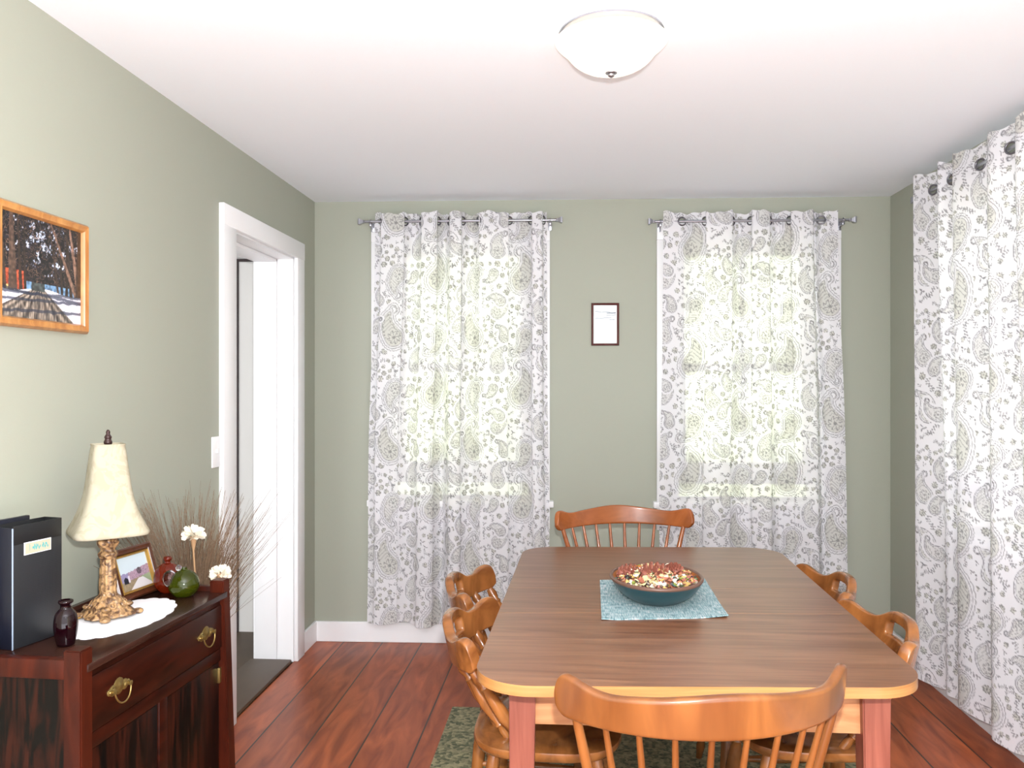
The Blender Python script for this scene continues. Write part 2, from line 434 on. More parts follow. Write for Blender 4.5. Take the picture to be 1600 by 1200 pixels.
# doorway to the hall
d = link('door_1', None); d['kind'] = 'structure'
bm = nb()
bx(bm, (3.255, 0.0, 0.0), (3.385, 2.085, 0.022), 0.003, MLW); bx(bm, (4.160, 0.0, 0.0), (4.268, 2.085, 0.022), 0.003, MLW)
bx(bm, (3.255, 2.080, 0.0), (4.268, 2.168, 0.024), 0.003, MLW)
obj('door_casing', bm, M_trim, d)
bm = nb()
bx(bm, (3.38, 0.0, -TH - 0.01), (3.392, 2.085, 0.0), 0, MLW); bx(bm, (4.154, 0.0, -TH - 0.01), (4.166, 2.085, 0.0), 0, MLW)
bx(bm, (3.38, 2.073, -TH - 0.01), (4.166, 2.085, 0.0), 0, MLW)
obj('door_jamb', bm, M_trim, d)
bm = nb()
bx(bm, (3.392, 0.0, -TH), (3.404, 2.073, -0.085), 0.002, MLW); bx(bm, (4.142, 0.0, -TH), (4.154, 2.073, -0.085), 0.002, MLW)
bx(bm, (3.392, 2.058, -TH), (4.154, 2.073, -0.085), 0.002, MLW)
obj('door_stop', bm, M_trim, d)
bm = nb(); bx(bm, (XL - TH - 0.02, 3.405, -0.01), (XL - 0.004, 4.142, 0.018), 0.006); obj('threshold', bm, M_hallf, d)
# hall beyond the doorway
bm = nb(); bx(bm, (-2.9, 2.2, -0.06), (XL - TH, 4.72, 0.0)); struct('floor_hall', bm, M_hallf)
bm = nb(); bx(bm, (-2.9, 4.64, 0.0), (XL - TH, 4.72, 2.3)); struct('wall_hall_end', bm, M_hallw)
bm = nb(); bx(bm, (-2.98, 2.2, -0.06), (-2.9, 4.72, 2.3)); struct('wall_hall_side', bm, M_hallw)
bm = nb(); bx(bm, (-2.98, 2.2, 2.3), (XL - TH, 4.72, 2.36)); struct('ceiling_hall', bm, M_hallw)
bm = nb(); bx(bm, (-2.9, 4.625, 2.135), (XL - TH, 4.641, 2.15)); struct('trim_1', bm, M_dark)
bm = nb(); bx(bm, (-1.945, 4.622, 0.0), (-1.922, 4.641, 2.15)); struct('trim_2', bm, M_dark)

# windows
def window(name, W, M):
    u0, u1, z0, z1 = W
    root = link(name, None); root['kind'] = 'structure'
    bm = nb(); cw = 0.104
    bx(bm, (u0 - cw, z0 - 0.01, 0), (u0, z1, 0.02), 0.003, M); bx(bm, (u1, z0 - 0.01, 0), (u1 + cw, z1, 0.02), 0.003, M)
    bx(bm, (u0 - cw, z1, 0), (u1 + cw, z1 + 0.1, 0.022), 0.003, M)
    bx(bm, (u0 - cw, z0 - 0.155, 0), (u1 + cw, z0 - 0.03, 0.02), 0.003, M)
    obj('window_casing', bm, M_trim, root)
    bm = nb(); bx(bm, (u0 - cw - 0.02, z0 - 0.035, -TH), (u1 + cw + 0.02, z0, 0.045), 0.005, M); obj('window_stool', bm, M_trim, root)
    bm = nb()
    for a, b, c, e in ((u0, u0 + 0.018, z0, z1), (u1 - 0.018, u1, z0, z1), (u0, u1, z1 - 0.018, z1)): bx(bm, (a, c, -TH), (b, e, 0), 0, M)
    obj('window_jamb', bm, M_trim, root)
    um = (u0 + u1) / 2; zm = 1.52
    def sash(za, zb, off, bot):
        bm = nb(); a, b = u0 + 0.018, u1 - 0.018; st = 0.05
        bx(bm, (a, za, off), (a + st, zb, off + 0.035), 0.002, M); bx(bm, (b - st, za, off), (b, zb, off + 0.035), 0.002, M)
        bx(bm, (a, za, off), (b, za + bot, off + 0.035), 0.002, M); bx(bm, (a, zb - 0.045, off), (b, zb, off + 0.035), 0.002, M)
        bx(bm, (um - 0.012, za, off), (um + 0.012, zb, off + 0.03), 0.002, M)
        s = obj('sash', bm, M_sash, root)
        bm = nb(); bx(bm, (a + st * 0.6, za + bot * 0.6, off + 0.012), (b - st * 0.6, zb - 0.03, off + 0.016), 0, M); obj('glass_pane', bm, M_glass, s)
    sash(zm - 0.02, z1 - 0.018, -0.16, 0.045)
    sash(0.875, zm + 0.025, -0.12, 0.12)
    return root
window('window_1', WIN1, MBW); window('window_2', WIN2, MBW); window('window_3', WIN3, MRW)

# ------------------------------------------------------------------ paisley print (one repeat, metres)
T = 0.62; N_ = 620
ty, tx = np.meshgrid((np.arange(N_) + .5) / N_ * T, (np.arange(N_) + .5) / N_ * T, indexing='ij')
INK = np.zeros((N_, N_)); FIL = np.zeros((N_, N_)); OCC = np.zeros((N_, N_), bool)
def rel(cx, cy, rot, size, flip=1):
    dx = (tx - cx + T / 2) % T - T / 2; dy = (ty - cy + T / 2) % T - T / 2
    c, s = math.cos(rot), math.sin(rot)
    return (c * dx + s * dy) / size * flip, (-s * dx + c * dy) / size
def band(d, c, w): return np.clip(1.4 - np.abs(d - c) / w, 0, 1)
def paisley(cx, cy, rot, size, flip=1, olive=1.0, fancy=True):
    global OCC
    x, y = rel(cx, cy, rot, size, flip)
    sd = np.full(x.shape, 9.0)
    for k in range(44):
        t = k / 43
        if t < 0.8:
            q = t / 0.8; px = -0.16 * math.sin(PI * q * 0.9) + 0.16 * q ** 3; py = -0.12 + 0.98 * q
            r = 0.36 * (1 - q) ** 0.72 * (1 + 0.25 * q) + 0.05
        else:
            q = (t - 0.8) / 0.2; aa = PI * (1 - 1.5 * q); px = 0.10 + 0.11 + 0.11 * math.cos(aa) ; py = 0.86 + 0.13 * math.sin(aa); r = 0.045 * (1 - 0.6 * q)
        sd = np.minimum(sd, np.hypot(x - px, y - py) - r)
    w = 0.0014 / size
    ang = np.arctan2(y + 0.12, x); rad = np.hypot(x, y + 0.12)
    near = sd < 0.16
    INK[near] *= 0; FIL[near] *= 0
    np.maximum(INK, 0.85 * band(sd, 0.0, w * 1.2), INK)
    np.maximum(INK, 0.75 * band(sd, -0.085, w), INK)
    if fancy:
        sc_ = 0.055 + 0.03 * np.abs(np.sin(ang * 13))
        np.maximum(INK, 0.75 * band(sd, sc_, w * 1.4), INK)
    f = np.clip((-sd - 0.03) / 0.02, 0, 1) * np.where(sd < -0.09, 0.5, 0.12) * olive
    np.maximum(FIL, f, FIL)
    sp_ = (np.abs(np.sin(ang * 4.0)) < 0.28) & (rad < 0.26) & (sd < -0.1)
    INK[sp_] = np.maximum(INK[sp_], 0.62)
    if fancy:
        dt = (np.abs(sd + 0.14) < 0.022) & (np.sin(ang * 24) > 0.1) & (y > -0.1)
        INK[dt] = 0.6
    vein = (np.abs(np.sin(y * 26 + np.abs(x) * 16)) < 0.3) & (sd < -0.1) & (y > 0.16)
    INK[vein] = np.maximum(INK[vein], 0.5)
    ring = (np.abs(rad - 0.2 - 0.03 * np.sin(ang * 8)) < w * 1.3) & (sd < -0.06); INK[ring] = np.maximum(INK[ring], 0.55)
    ring = (rad < 0.06) & (sd < -0.06); INK[ring] = 0.6
    np.maximum(INK, 0.4 * band(sd, -0.04, w) * (np.sin(ang * 40) > 0), INK)
    OCC |= sd < 0.14
def flower(cx, cy, size, k, rot):
    x, y = rel(cx, cy, rot, size); a = np.arctan2(y, x); r = np.hypot(x, y)
    R = 0.62 + 0.38 * np.abs(np.cos(a * k / 2))
    ins = (r < R) & ~OCC
    FIL[ins] = np.maximum(FIL[ins], 0.55)
    o = ins & (r > R - 0.26) | (ins & (np.abs(np.sin(a * k / 2)) < 0.25) & (r > 0.3))
    INK[o] = np.maximum(INK[o], 0.62)
    c = ins & (r < 0.2); INK[c] = 0.7
def leaf(cx, cy, size, rot):
    x, y = rel(cx, cy, rot, size)
    ins = (np.abs(y) < 0.34 * (1 - x * x)) & (np.abs(x) < 1) & ~OCC
    INK[ins] = np.maximum(INK[ins], 0.8)
def vine(cx, cy, size, rot, flip):
    x, y = rel(cx, cy, rot, size, flip)
    d = np.abs(y - 0.35 * np.sin(x * 3.0)); w = 0.0008 / size
    ins = (d < w * 1.6) & (np.abs(x) < 1) & ~OCC
    INK[ins] = np.maximum(INK[ins], 0.72)
    for kx in (-0.8, -0.45, -0.1, 0.25, 0.6, 0.95):
        ky = 0.35 * math.sin(kx * 3)
        for s in (-1, 1):
            c2 = (np.hypot((x - kx) , (y - ky - s * 0.2) * 0.6) < 0.10) & ~OCC
            INK[c2] = np.maximum(INK[c2], 0.72)
for a_ in ((0.14, 0.46, 0.25, 0.150, 1, 1, True), (0.45, 0.15, -0.15, 0.160, -1, 1, True), (0.47, 0.44, 2.6, 0.120, 1, 0.9, True),
           (0.16, 0.15, 2.9, 0.115, -1, 0.7, True), (0.30, 0.30, -0.2, 0.100, 1, 0.6, False), (0.60, 0.31, 0.35, 0.105, -1, 0.7, False),
           (0.30, 0.585, -0.5, 0.085, -1, 0.5, False), (0.025, 0.30, 0.9, 0.080, 1, 0.5, False), (0.585, 0.56, 0.2, 0.095, 1, 0.6, False),
           (0.305, 0.02, 1.2, 0.070, -1, 0.5, False), (0.05, 0.03, 0.3, 0.075, 1, 0.6, False), (0.33, 0.45, 0.4, 0.070, -1, 0.6, False), (0.27, 0.16, 2.4, 0.065, 1, 0.6, False), (0.02, 0.50, -0.6, 0.07, 1, 0.6, False)):
    paisley(*a_)
r_ = random.Random(3)
pts = []
for k in range(1600):
    cx, cy = r_.random() * T, r_.random() * T
    sz = r_.choice((0.017, 0.013, 0.02))
    if OCC[int(cy / T * N_) % N_, int(cx / T * N_) % N_]: continue
    if any(math.hypot((cx - a + T / 2) % T - T / 2, (cy - b + T / 2) % T - T / 2) < (sz + c) * 0.95 for a, b, c in pts): continue
    pts.append((cx, cy, sz)); q = r_.random()
    if q < 0.45: flower(cx, cy, sz * 0.9, r_.choice((6, 8, 10)), r_.random() * 6)
    elif q < 0.75: vine(cx, cy, sz * 1.6, r_.random() * 6, r_.choice((-1, 1)))
    else:
        for j in range(3): leaf(cx + 0.5 * sz * math.cos(j * 2.1), cy + 0.5 * sz * math.sin(j * 2.1), sz * 0.5, j * 2.1 + r_.random())

def smooth_track(P, per=40):
    return np.array(smoothprof([tuple(p) for p in P], per))

def curtain(name, label, M, ctrl, zrod, voff, ubot, ztop, zbot, gromm, seed, phase, bot_amp=0.9, ztilt=0.0):
    """ctrl: (u, v) track of the cloth along the rod, v = offset from rod axis toward the room; gromm: indices of ctrl holding a grommet"""
    tr_ = smooth_track(ctrl, 40)
    seg = np.hypot(np.diff(tr_[:, 0]), np.diff(tr_[:, 1])); S = np.concatenate([[0], np.cumsum(seg)]); L = S[-1]
    nu = int(L / 0.0036); nv = int((ztop - zbot) / 0.0042)
    s = np.linspace(0, L, nu); u0 = np.interp(s, S, tr_[:, 0]); v0 = np.interp(s, S, tr_[:, 1])
    h = np.linspace(0, 1, nv)[:, None]
    sn = s / L
    k = 21; ker = np.hanning(k); ker /= ker.sum()
    vs = np.convolve(np.pad(v0, k // 2, mode='edge'), ker, 'valid')
    r = np.random.default_rng(seed)
    vb = vs * bot_amp + 0.010 * np.sin(sn * 2 * PI * 3.3 + r.random() * 6) + 0.006 * np.sin(sn * 2 * PI * 7.1 + r.random() * 6)
    un = (u0 - u0[0]) / (u0[-1] - u0[0])
    ub = ubot[0] + (ubot[1] - ubot[0]) * (0.62 * un + 0.38 * sn)
    f = np.clip((h - 0.02) / 0.75, 0, 1); f = f * f * (3 - 2 * f)
    U = u0[None] * (1 - f) + ub[None] * f; Vv = v0[None] * (1 - f) + vb[None] * f
    U[:, :] += 0.004 * np.sin(h * 9 + r.random() * 6) * f
    edge_t = 0.006 * np.sin(sn * 2 * PI * 6 + 1) + 0.004 * np.sin(sn * 2 * PI * 15)
    edge_b = 0.010 * np.sin(sn * 2 * PI * 1.7 + phase) + 0.006 * np.sin(sn * 2 * PI * 5 + 2)
    Z = (ztop + edge_t[None]) * (1 - h) + (zbot + edge_b[None]) * h
    pu = ((s[None] + phase * 0.13) / T * N_).astype(int) % N_ + 0 * Z.astype(int)
    pz = ((Z + 0.21 * phase) / T * N_).astype(int) % N_
    A = np.zeros((nv, nu, 4)); A[..., 0] = INK[pz, pu]; A[..., 1] = FIL[pz, pu]; A[..., 3] = 1
    # doubled hem reads a little denser
    P = np.stack([U, Z, Vv + voff, np.ones_like(U)], -1) @ np.array(M).T
    gs = [S[g * 40] for g in gromm]
    cs = (s[:-1] + s[1:]) / 2; cz = (Z[:-1, :-1] + Z[1:, 1:]) / 2
    keep = np.ones((nv - 1, nu - 1), bool)
    for g in gs: keep &= ~((cs[None] - g) ** 2 + (cz - zrod) ** 2 < 0.019 ** 2)
    me = grid_mesh(name, P[..., :3], nu, nv, {'paint': A}, keep); me.materials.append(M_curt)
    o = link(name, me); tag(o, label, 'curtain', 'paisley curtains')
    Mw = Matrix(M)
    for g in gs:
        i = np.searchsorted(s, g); i = min(max(i, 1), nu - 2)
        t = V(u0[i + 1] - u0[i - 1], 0, v0[i + 1] - v0[i - 1]).normalized(); z = V(0, 1, 0); nrm = t.cross(z)
        B = rotm((t, z, nrm), V(np.interp(g, S, tr_[:, 0]), zrod, np.interp(g, S, tr_[:, 1]) + voff))
        bm = nb(); torus(bm, 0.0215, 0.0042, Mw @ B, 24, 8); obj('grommet', bm, M_grom, o, 60)
    return o

def rod(label, M, ua, ub, z, off, thick=0.007):
    root = thing('curtain_rod', label, 'curtain rod', tuple(Matrix(M) @ V((ua + ub) / 2, z, off)), 0, 'curtain rods')
    Mi = Matrix.Translation(-root.location) @ Matrix(M)
    bm = nb(); tube(bm, [Mi @ V(ua, z, off), Mi @ V(ub, z, off)], thick, 14); obj('rod', bm, M_steel, root)
    for u, s in ((ua, -1), (ub, 1)):
        bm = nb()
        prof = smoothprof([(0.008, 0), (0.013, 0.004), (0.010, 0.010), (0.014, 0.016), (0.021, 0.026), (0.022, 0.030)], 3) + [(0.021, 0.036), (0.006, 0.038), (0.0, 0.038)]
        a = Mi @ V(u, z, off); b = Mi @ V(u + s, z, off)
        lathe(bm, prof, 4, frame_z(a, b) @ Matrix.Rotation(PI / 4, 4, 'Z')); obj('finial', bm, M_steel, root, 30)
        bm = nb(); ui = u - s * 0.03
        bx(bm, (ui - 0.006, z - 0.025, 0.021), (ui + 0.006, z - 0.006, off + 0.004), 0.002, Mi); bx(bm, (ui - 0.010, z - 0.045, 0.021), (ui + 0.010, z + 0.01, 0.026), 0.002, Mi)
        torus(bm, 0.010, 0.003, Mi @ rotm((V(0, 1, 0), V(0, 0, 1), V(1, 0, 0)), V(ui, z, off)), 14, 6)
        obj('bracket', bm, M_steel, root, 30)
    return root

def alt_track(gr, ua, ub, first, amp=0.036):
    """grommet positions on the rod, cloth alternating front/back between them"""
    pts = [(ua, 0.012 * first)]; gi = []; sgn = first
    for i, g in enumerate(gr):
        gi.append(len(pts)); pts.append((g, 0.0))
        nxt = gr[i + 1] if i + 1 < len(gr) else ub
        sgn = -sgn
        gap = abs(nxt - g)
        a = sgn * min(amp, max(0.016, 0.052 - gap * 0.18))
        if i + 1 < len(gr):
            if sgn > 0:
                w_ = gap / 2 - 0.006; md = (g + nxt) / 2
                pts += [(md - w_, a * 0.75), (md, a), (md + w_, a * 0.75)]
            else: pts.append(((g + nxt) / 2, a))
    pts.append((ub, sgn * 0.012))
    return pts, gi

ZR = 2.315
def pxu(px, z=0.0): return 0.288 + (px - 567) / (872 - 567) * (1.353 - 0.288)
g1 = [pxu(x) for x in (596, 634, 659, 686, 703, 724, 749, 796, 830, 849)]
tr1, gi1 = alt_track(g1, 0.355, 1.292, -1)
rod('slim nickel curtain rod over the window nearer the doorway', MBW, 0.300, 1.340, ZR, 0.085)
curtain('curtain', 'sheer grey paisley curtain over the window nearer the doorway, behind the table\'s left chairs', MBW, tr1, ZR, 0.085,
        (0.312, 1.302), ZR + 0.043, 0.118, gi1, 1, 0.0)
def pxu2(px): return 1.861 + (px - 1020) / (1330 - 1020) * (2.909 - 1.861)
g2 = [pxu2(x) for x in (1040, 1066, 1102, 1146, 1172, 1232, 1284)]
g2 = [pxu2(x) for x in (1066, 1102, 1145, 1173, 1203, 1234, 1270, 1283)]
tr2, gi2 = alt_track(g2, 1.915, 2.835, 1)
rod('slim nickel curtain rod above the chair at the far table end', MBW, 1.872, 2.897, 2.302, 0.085)
curtain('curtain', 'sheer grey paisley curtain over the right back-wall window, behind the far chair', MBW, tr2, 2.302, 0.085,
        (1.895, 2.885), 2.302 + 0.047, 0.118, gi2, 2, 2.2)
# right-wall curtain: u runs toward the open end of the room from the corner at y = 4.594
yy = lambda y: 4.594 - y
ctrl3 = [(yy(3.945), 0.050), (yy(3.93), 0.045), (yy(3.85), 0.0), (yy(3.80), -0.035), (yy(3.755), 0.0), (yy(3.70), 0.045), (yy(3.66), 0.0), (yy(3.62), -0.035), (yy(3.59), 0.0), (yy(3.555), 0.045),
         (yy(3.42), 0.0), (yy(3.37), -0.035), (yy(3.33), 0.0), (yy(3.265), 0.045), (yy(3.187), 0.0), (yy(3.15), -0.035), (yy(3.12), 0.0), (yy(3.065), 0.045), (yy(2.98), 0.0), (yy(2.93), -0.035), (yy(2.88), 0.0), (yy(2.82), 0.04)]
rod('slim nickel curtain rod on the right-hand wall', MRW, yy(4.03), yy(2.74), 2.305, 0.09)
curtain('curtain', 'sheer grey paisley curtain hanging in deep pleats on the right-hand wall', MRW, ctrl3, 2.305, 0.09,
        (yy(3.90), yy(2.80)), 2.385, 0.095, [2, 4, 6, 8, 10, 12, 14, 16, 18, 20], 3, 4.1, 0.95)

# ------------------------------------------------------------------ pictures on walls
def frame4(bm, w, h, fw, d, M, bev=0.004, z0=0.0):
    """mitred picture frame lying in local xy, outer size w x h"""
    for (a, b, c, e) in ((-w/2, -h/2, w/2, -h/2), (w/2, -h/2, w/2, h/2), (w/2, h/2, -w/2, h/2), (-w/2, h/2, -w/2, -h/2)):
        A, B = V(a, b, 0), V(c, e, 0); t = (B - A).normalized(); nn = V(-t.y, t.x, 0)
        prof = [(0, 0), (0, d * 0.6), (fw * 0.25, d), (fw * 0.55, d * 0.85), (fw * 0.8, d * 0.9), (fw, d * 0.55), (fw, 0)]
        r0 = [bm.verts.new(M @ (A + (nn + t) * q + V(0, 0, z0 + z))) for q, z in prof]
        r1 = [bm.verts.new(M @ (B + (nn - t) * q + V(0, 0, z0 + z))) for q, z in prof]
        for i in range(len(prof) - 1): bm.faces.new((r0[i], r1[i], r1[i + 1], r0[i + 1]))

def road_art():
    h, w = 200, 250
    Y, X = np.meshgrid(np.linspace(0, 1, h), np.linspace(0, 1, w), indexing='ij')
    n1 = vnoise(h, w, (40, 50), 1); n2 = vnoise(h, w, (90, 110), 2); n3 = vnoise(h, w, (14, 16), 3); n4 = vnoise(h, w, (22, 120), 8)
    img = np.zeros((h, w, 3))
    tex = 0.5 * n1 + 0.5 * n2
    dark = np.stack([8 + 62 * tex ** 2, 8 + 50 * tex ** 2, 12 + 56 * tex ** 2], -1) / 255
    sky = np.stack([150 + 70 * n3, 170 + 60 * n3, 205 + 45 * n3], -1) / 255
    gap = np.clip((0.66 * n3 + 0.7 * tex - 0.70 - 0.9 * np.hypot((X - 0.5) * 1.3, (Y - 0.78)) * 0.5) * 6, 0, 1) * (Y > 0.45)
    img = dark * (1 - gap[..., None]) + sky * gap[..., None]
    br = (np.abs(n1 - 0.5) < 0.035) & (Y > 0.35); img[br] = img[br] * 0.4 + np.array([168, 132, 104]) / 255 * 0.6
    # light low band between the trunks
    lb = (Y > 0.27) & (Y < 0.37) & (X > 0.3); img[lb] = np.array([120, 160, 200]) / 255 * (0.6 + 0.5 * n1[lb][:, None])
    hz = (Y > 0.24) & (Y < 0.46) & (X < 0.28); img[hz] = np.stack([120 + 90 * n2[hz], 40 + 60 * n2[hz], 24 + 40 * n2[hz]], -1) / 255
    yl = (Y > 0.24) & (Y < 0.31) & (X > 0.04) & (X < 0.13); img[yl] = np.array([225, 190, 120]) / 255
    # trunks
    for x0, x1, wd, c in ((0.05, 0.02, 0.03, 60), (0.15, 0.13, 0.05, 78), (0.24, 0.2, 0.02, 50), (0.29, 0.27, 0.016, 44), (0.69, 0.58, 0.014, 60), (0.74, 0.70, 0.016, 48), (0.80, 0.80, 0.018, 44),
                          (0.86, 0.80, 0.022, 48), (0.93, 0.60, 0.026, 112), (0.97, 0.84, 0.03, 120), (0.965, 0.97, 0.05, 56)):
        t = np.clip((Y - 0.28) / 0.7, 0, 1); xc = x0 + (x1 - x0) * t; wd_ = wd * (1 - 0.6 * t)
        s = (np.abs(X - xc) < wd_) & (Y > 0.24); img[s] = (np.array([c * 1.1, c * 0.85, c * 0.72]) / 255) * (0.7 + 0.6 * n1[s][:, None])
    # snow, road
    gs = 0.30 - 0.02 * np.sin(X * 9) - 0.1 * np.clip(0.3 - X, 0, 1)
    snow = Y < gs; img[snow] = np.stack([205 + 40 * n1[snow], 206 + 36 * n1[snow], 222 + 30 * n1[snow]], -1) / 255
    cx = 0.46; tt = np.clip((0.33 - Y) / 0.33, 0, 1)
    rd = (X > cx - 0.03 - 0.62 * tt) & (X < cx + 0.03 + 0.42 * tt) & (Y < 0.33)
    st_ = np.clip(0.5 + 0.32 * np.sin((X - cx) / (tt + 0.06) * 46) + 0.9 * (n4 - 0.5), 0, 1); img[rd] = np.stack([54 + 124 * st_[rd], 48 + 114 * st_[rd], 46 + 100 * st_[rd]], -1) / 255
    for y0, k in ((0.17, 0.04), (0.24, 0.03), (0.06, 0.05), (0.27, -0.05)):
        sh = np.abs(Y - y0 - k * X - 0.02 * n3) < 0.014; sh &= Y < 0.32
        img[sh] = img[sh] * 0.35 + np.array([40, 46, 66]) / 255 * 0.6
    wg = (X > 0.36) & (X < 0.52) & (Y > 0.29) & (Y < 0.37); img[wg] = np.array([60, 66, 66]) / 255 * (0.6 + 0.8 * n1[wg][:, None])
    return img

tp = thing('framed_picture', 'honey oak framed winter road print on the sage wall above the chest', 'picture', (XL, 2.128, 1.735))
MP = rotm((V(0, 1, 0), V(0, 0, 1), V(1, 0, 0)), V(0, 0, 0))
bm = nb(); frame4(bm, 0.392, 0.318, 0.026, 0.022, MP); obj('frame', bm, M_oak, tp, 40)
bm = nb(); bx(bm, (-0.19, -0.152, 0.001), (0.19, 0.152, 0.006), 0, MP); obj('backing', bm, M_dark, tp, 0)
picture('print', road_art(), 0.346, 0.272, MP @ Matrix.Translation((0, 0, 0.009)), M_pap, tp)

def note_art():
    h, w = 130, 84
    Y, X = np.meshgrid(np.linspace(0, 1, h), np.linspace(0, 1, w), indexing='ij')
    img = np.ones((h, w, 3)) * np.array([0.95, 0.94, 0.925])
    top = Y > 0.60; img[top] = np.array([0.925, 0.935, 0.94])
    for y0, sl, amp, x0, x1, d in ((0.815, -0.03, 0.01, 0.08, 0.95, 0.28), (0.79, 0.0, 0.004, 0.55, 0.95, 0.45), (0.73, 0.03, 0.006, 0.55, 0.95, 0.25), (0.665, 0.03, 0.008, 0.08, 0.75, 0.25), (0.62, 0.02, 0.01, 0.68, 0.9, 0.3)):
        s = (np.abs(Y - y0 - sl * (X - 0.5) - amp * np.sin(X * 14)) < 0.011) & (X > x0) & (X < x1)
        img[s] -= np.array([1.0, 0.88, 0.78]) * d
    for k in range(7):
        y0 = 0.53 - k * 0.058
        s = (np.abs(Y - y0) < 0.009) & (X > 0.2) & (X < 0.8 - 0.1 * (k % 3)) & (np.sin(X * 90 + k * 5) > -0.3)
        img[s] -= np.array([0.10, 0.11, 0.11])
    return img
tn = thing('framed_verse', 'small dark red framed verse sheet on the wall between the two back windows', 'picture', tuple(BW(1.6115, 0, 1.757)))
MN = rotm((UX, V(0, 0, 1), NX), V(0, 0, 0))
bm = nb(); frame4(bm, 0.152, 0.234, 0.013, 0.014, MN); obj('frame', bm, M_maho, tn, 40)
bm = nb(); bx(bm, (-0.073, -0.114, 0.001), (0.073, 0.114, 0.004), 0, MN); obj('backing', bm, M_dark, tn, 0)
picture('verse_sheet', note_art(), 0.130, 0.212, MN @ Matrix.Translation((0, 0, 0.006)), M_pap, tn)

ts = thing('light_switch', 'white light switch plate beside the doorway casing', 'light switch', (XL, 3.219, 1.157))
bm = nb(); bx(bm, (-0.035, -0.062, 0), (0.035, 0.062, 0.007), 0.003, MP); obj('plate', bm, M_plastic, ts)
bm = nb(); bx(bm, (-0.005, -0.004, 0.006), (0.005, 0.012, 0.016), 0.002, MP); obj('toggle', bm, M_plastic, ts)

# ceiling light
tl_ = thing('ceiling_light', 'lit round frosted glass bowl light on the white ceiling', 'ceiling light', (0.111, 2.395, HC))
bm = nb(); lathe(bm, [(0.0, 0.0), (0.150, 0.0), (0.152, -0.006), (0.140, -0.018), (0.120, -0.020), (0.0, -0.020)], 48); obj('ceiling_pan', bm, M_steel, tl_, 40)
bm = nb(); lathe(bm, smoothprof([(0.120, -0.021), (0.160, -0.024), (0.154, -0.036), (0.133, -0.054), (0.131, -0.057), (0.108, -0.083), (0.072, -0.104), (0.025, -0.114)], 5) + [(0.0, -0.114)], 48); obj('glass_bowl', bm, M_bowl, tl_, 60)
bm = nb(); lathe(bm, smoothprof([(0.016, -0.113), (0.017, -0.118), (0.010, -0.121), (0.009, -0.126), (0.004, -0.129)], 4) + [(0.0, -0.129)], 24); obj('bowl_finial', bm, M_steel, tl_, 60)

# ------------------------------------------------------------------ dining table
def isect(a, b):   # lines as (p, d)
    (p, d), (q, e) = a, b; D = d[0] * -e[1] + e[0] * d[1]
    t = ((q[0] - p[0]) * -e[1] + e[0] * (q[1] - p[1])) / D
    return (p[0] + d[0] * t, p[1] + d[1] * t)
TC = (0.305, 2.68)
SL = 0.06
front = ((0.29, 1.880), (1, SL)); rear = ((0.32, 3.476), (1, SL)); left = ((-0.232, 1.938), (0.0215, 1)); right = ((0.812, 2.014), (0.0185, 1))
cs_ = [isect(front, left), isect(front, right), isect(rear, right), isect(rear, left)]
cs_ = [(x - TC[0], y - TC[1]) for x, y in cs_]
def fillet(poly, r, n=10):
    out = []; N = len(poly)
    for i in range(N):
        P = V(*poly[i], 0); A = (V(*poly[i - 1], 0) - P).normalized(); B = (V(*poly[(i + 1) % N], 0) - P).normalized()
        th = A.angle(B); dd = r / math.tan(th / 2); c = P + (A + B).normalized() * (r / math.sin(th / 2))
        a0 = P + A * dd - c; a1 = P + B * dd - c
        s = math.atan2(a0.y, a0.x); e = math.atan2(a1.y, a1.x)
        while e - s > PI: e -= 2 * PI
        while e - s < -PI: e += 2 * PI
        for k in range(n + 1):
            a = s + (e - s) * k / n; out.append((c.x + r * math.cos(a), c.y + r * math.sin(a)))
    return out
def clip(poly, p, nrm):
    out = []
    f = lambda q: (q[0] - p[0]) * nrm[0] + (q[1] - p[1]) * nrm[1]
    for a, b in zip(poly, poly[1:] + poly[:1]):
        fa, fb = f(a), f(b)
        if fa >= 0: out.append(a)
        if (fa >= 0) != (fb >= 0):
            t = fa / (fa - fb); out.append((a[0] + (b[0] - a[0]) * t, a[1] + (b[1] - a[1]) * t))
    return out
outline = fillet(cs_, 0.135, 12)
ZT = 0.75
tb = thing('dining_table', 'brown laminate topped dining table with light wood edge and one leaf', 'table', (TC[0], TC[1], 0.005))
s1 = (0.0, 2.478 - TC[1]); s2 = (0.0, 2.778 - TC[1]); nn = (-SL, 1.0); g = 0.0002
for nm, pl in (('table_half', clip(outline, (s1[0], s1[1] - g), (SL, -1.0))), ('table_leaf', clip(clip(outline, (s1[0], s1[1] + g), nn), (s2[0], s2[1] - g), (SL, -1.0))), ('table_half', clip(outline, (s2[0], s2[1] + g), nn))):
    bm = nb(); ft = prism(bm, pl, 0.720, 0.745)
    bmesh.ops.bevel(bm, geom=[e for e in ft.edges], offset=0.0005, segments=1, affect='EDGES')
    bmesh.ops.recalc_face_normals(bm, faces=bm.faces[:])
    for f in bm.faces: f.material_index = 1 if f.normal.z > 0.9 else 0
    obj(nm, bm, [M_edge, M_lam], tb, 30)
bm = nb()
for sx in (-1, 1):
    bx(bm, (sx * 0.435 - 0.012, -0.57, 0.567), (sx * 0.435 + 0.012, 0.57, 0.720))
for sy in (-1, 1):
    bx(bm, (-0.40, sy * 0.585 - 0.012, 0.567), (0.40, sy * 0.585 + 0.012, 0.720))
obj('apron', bm, M_apron, tb, 0)
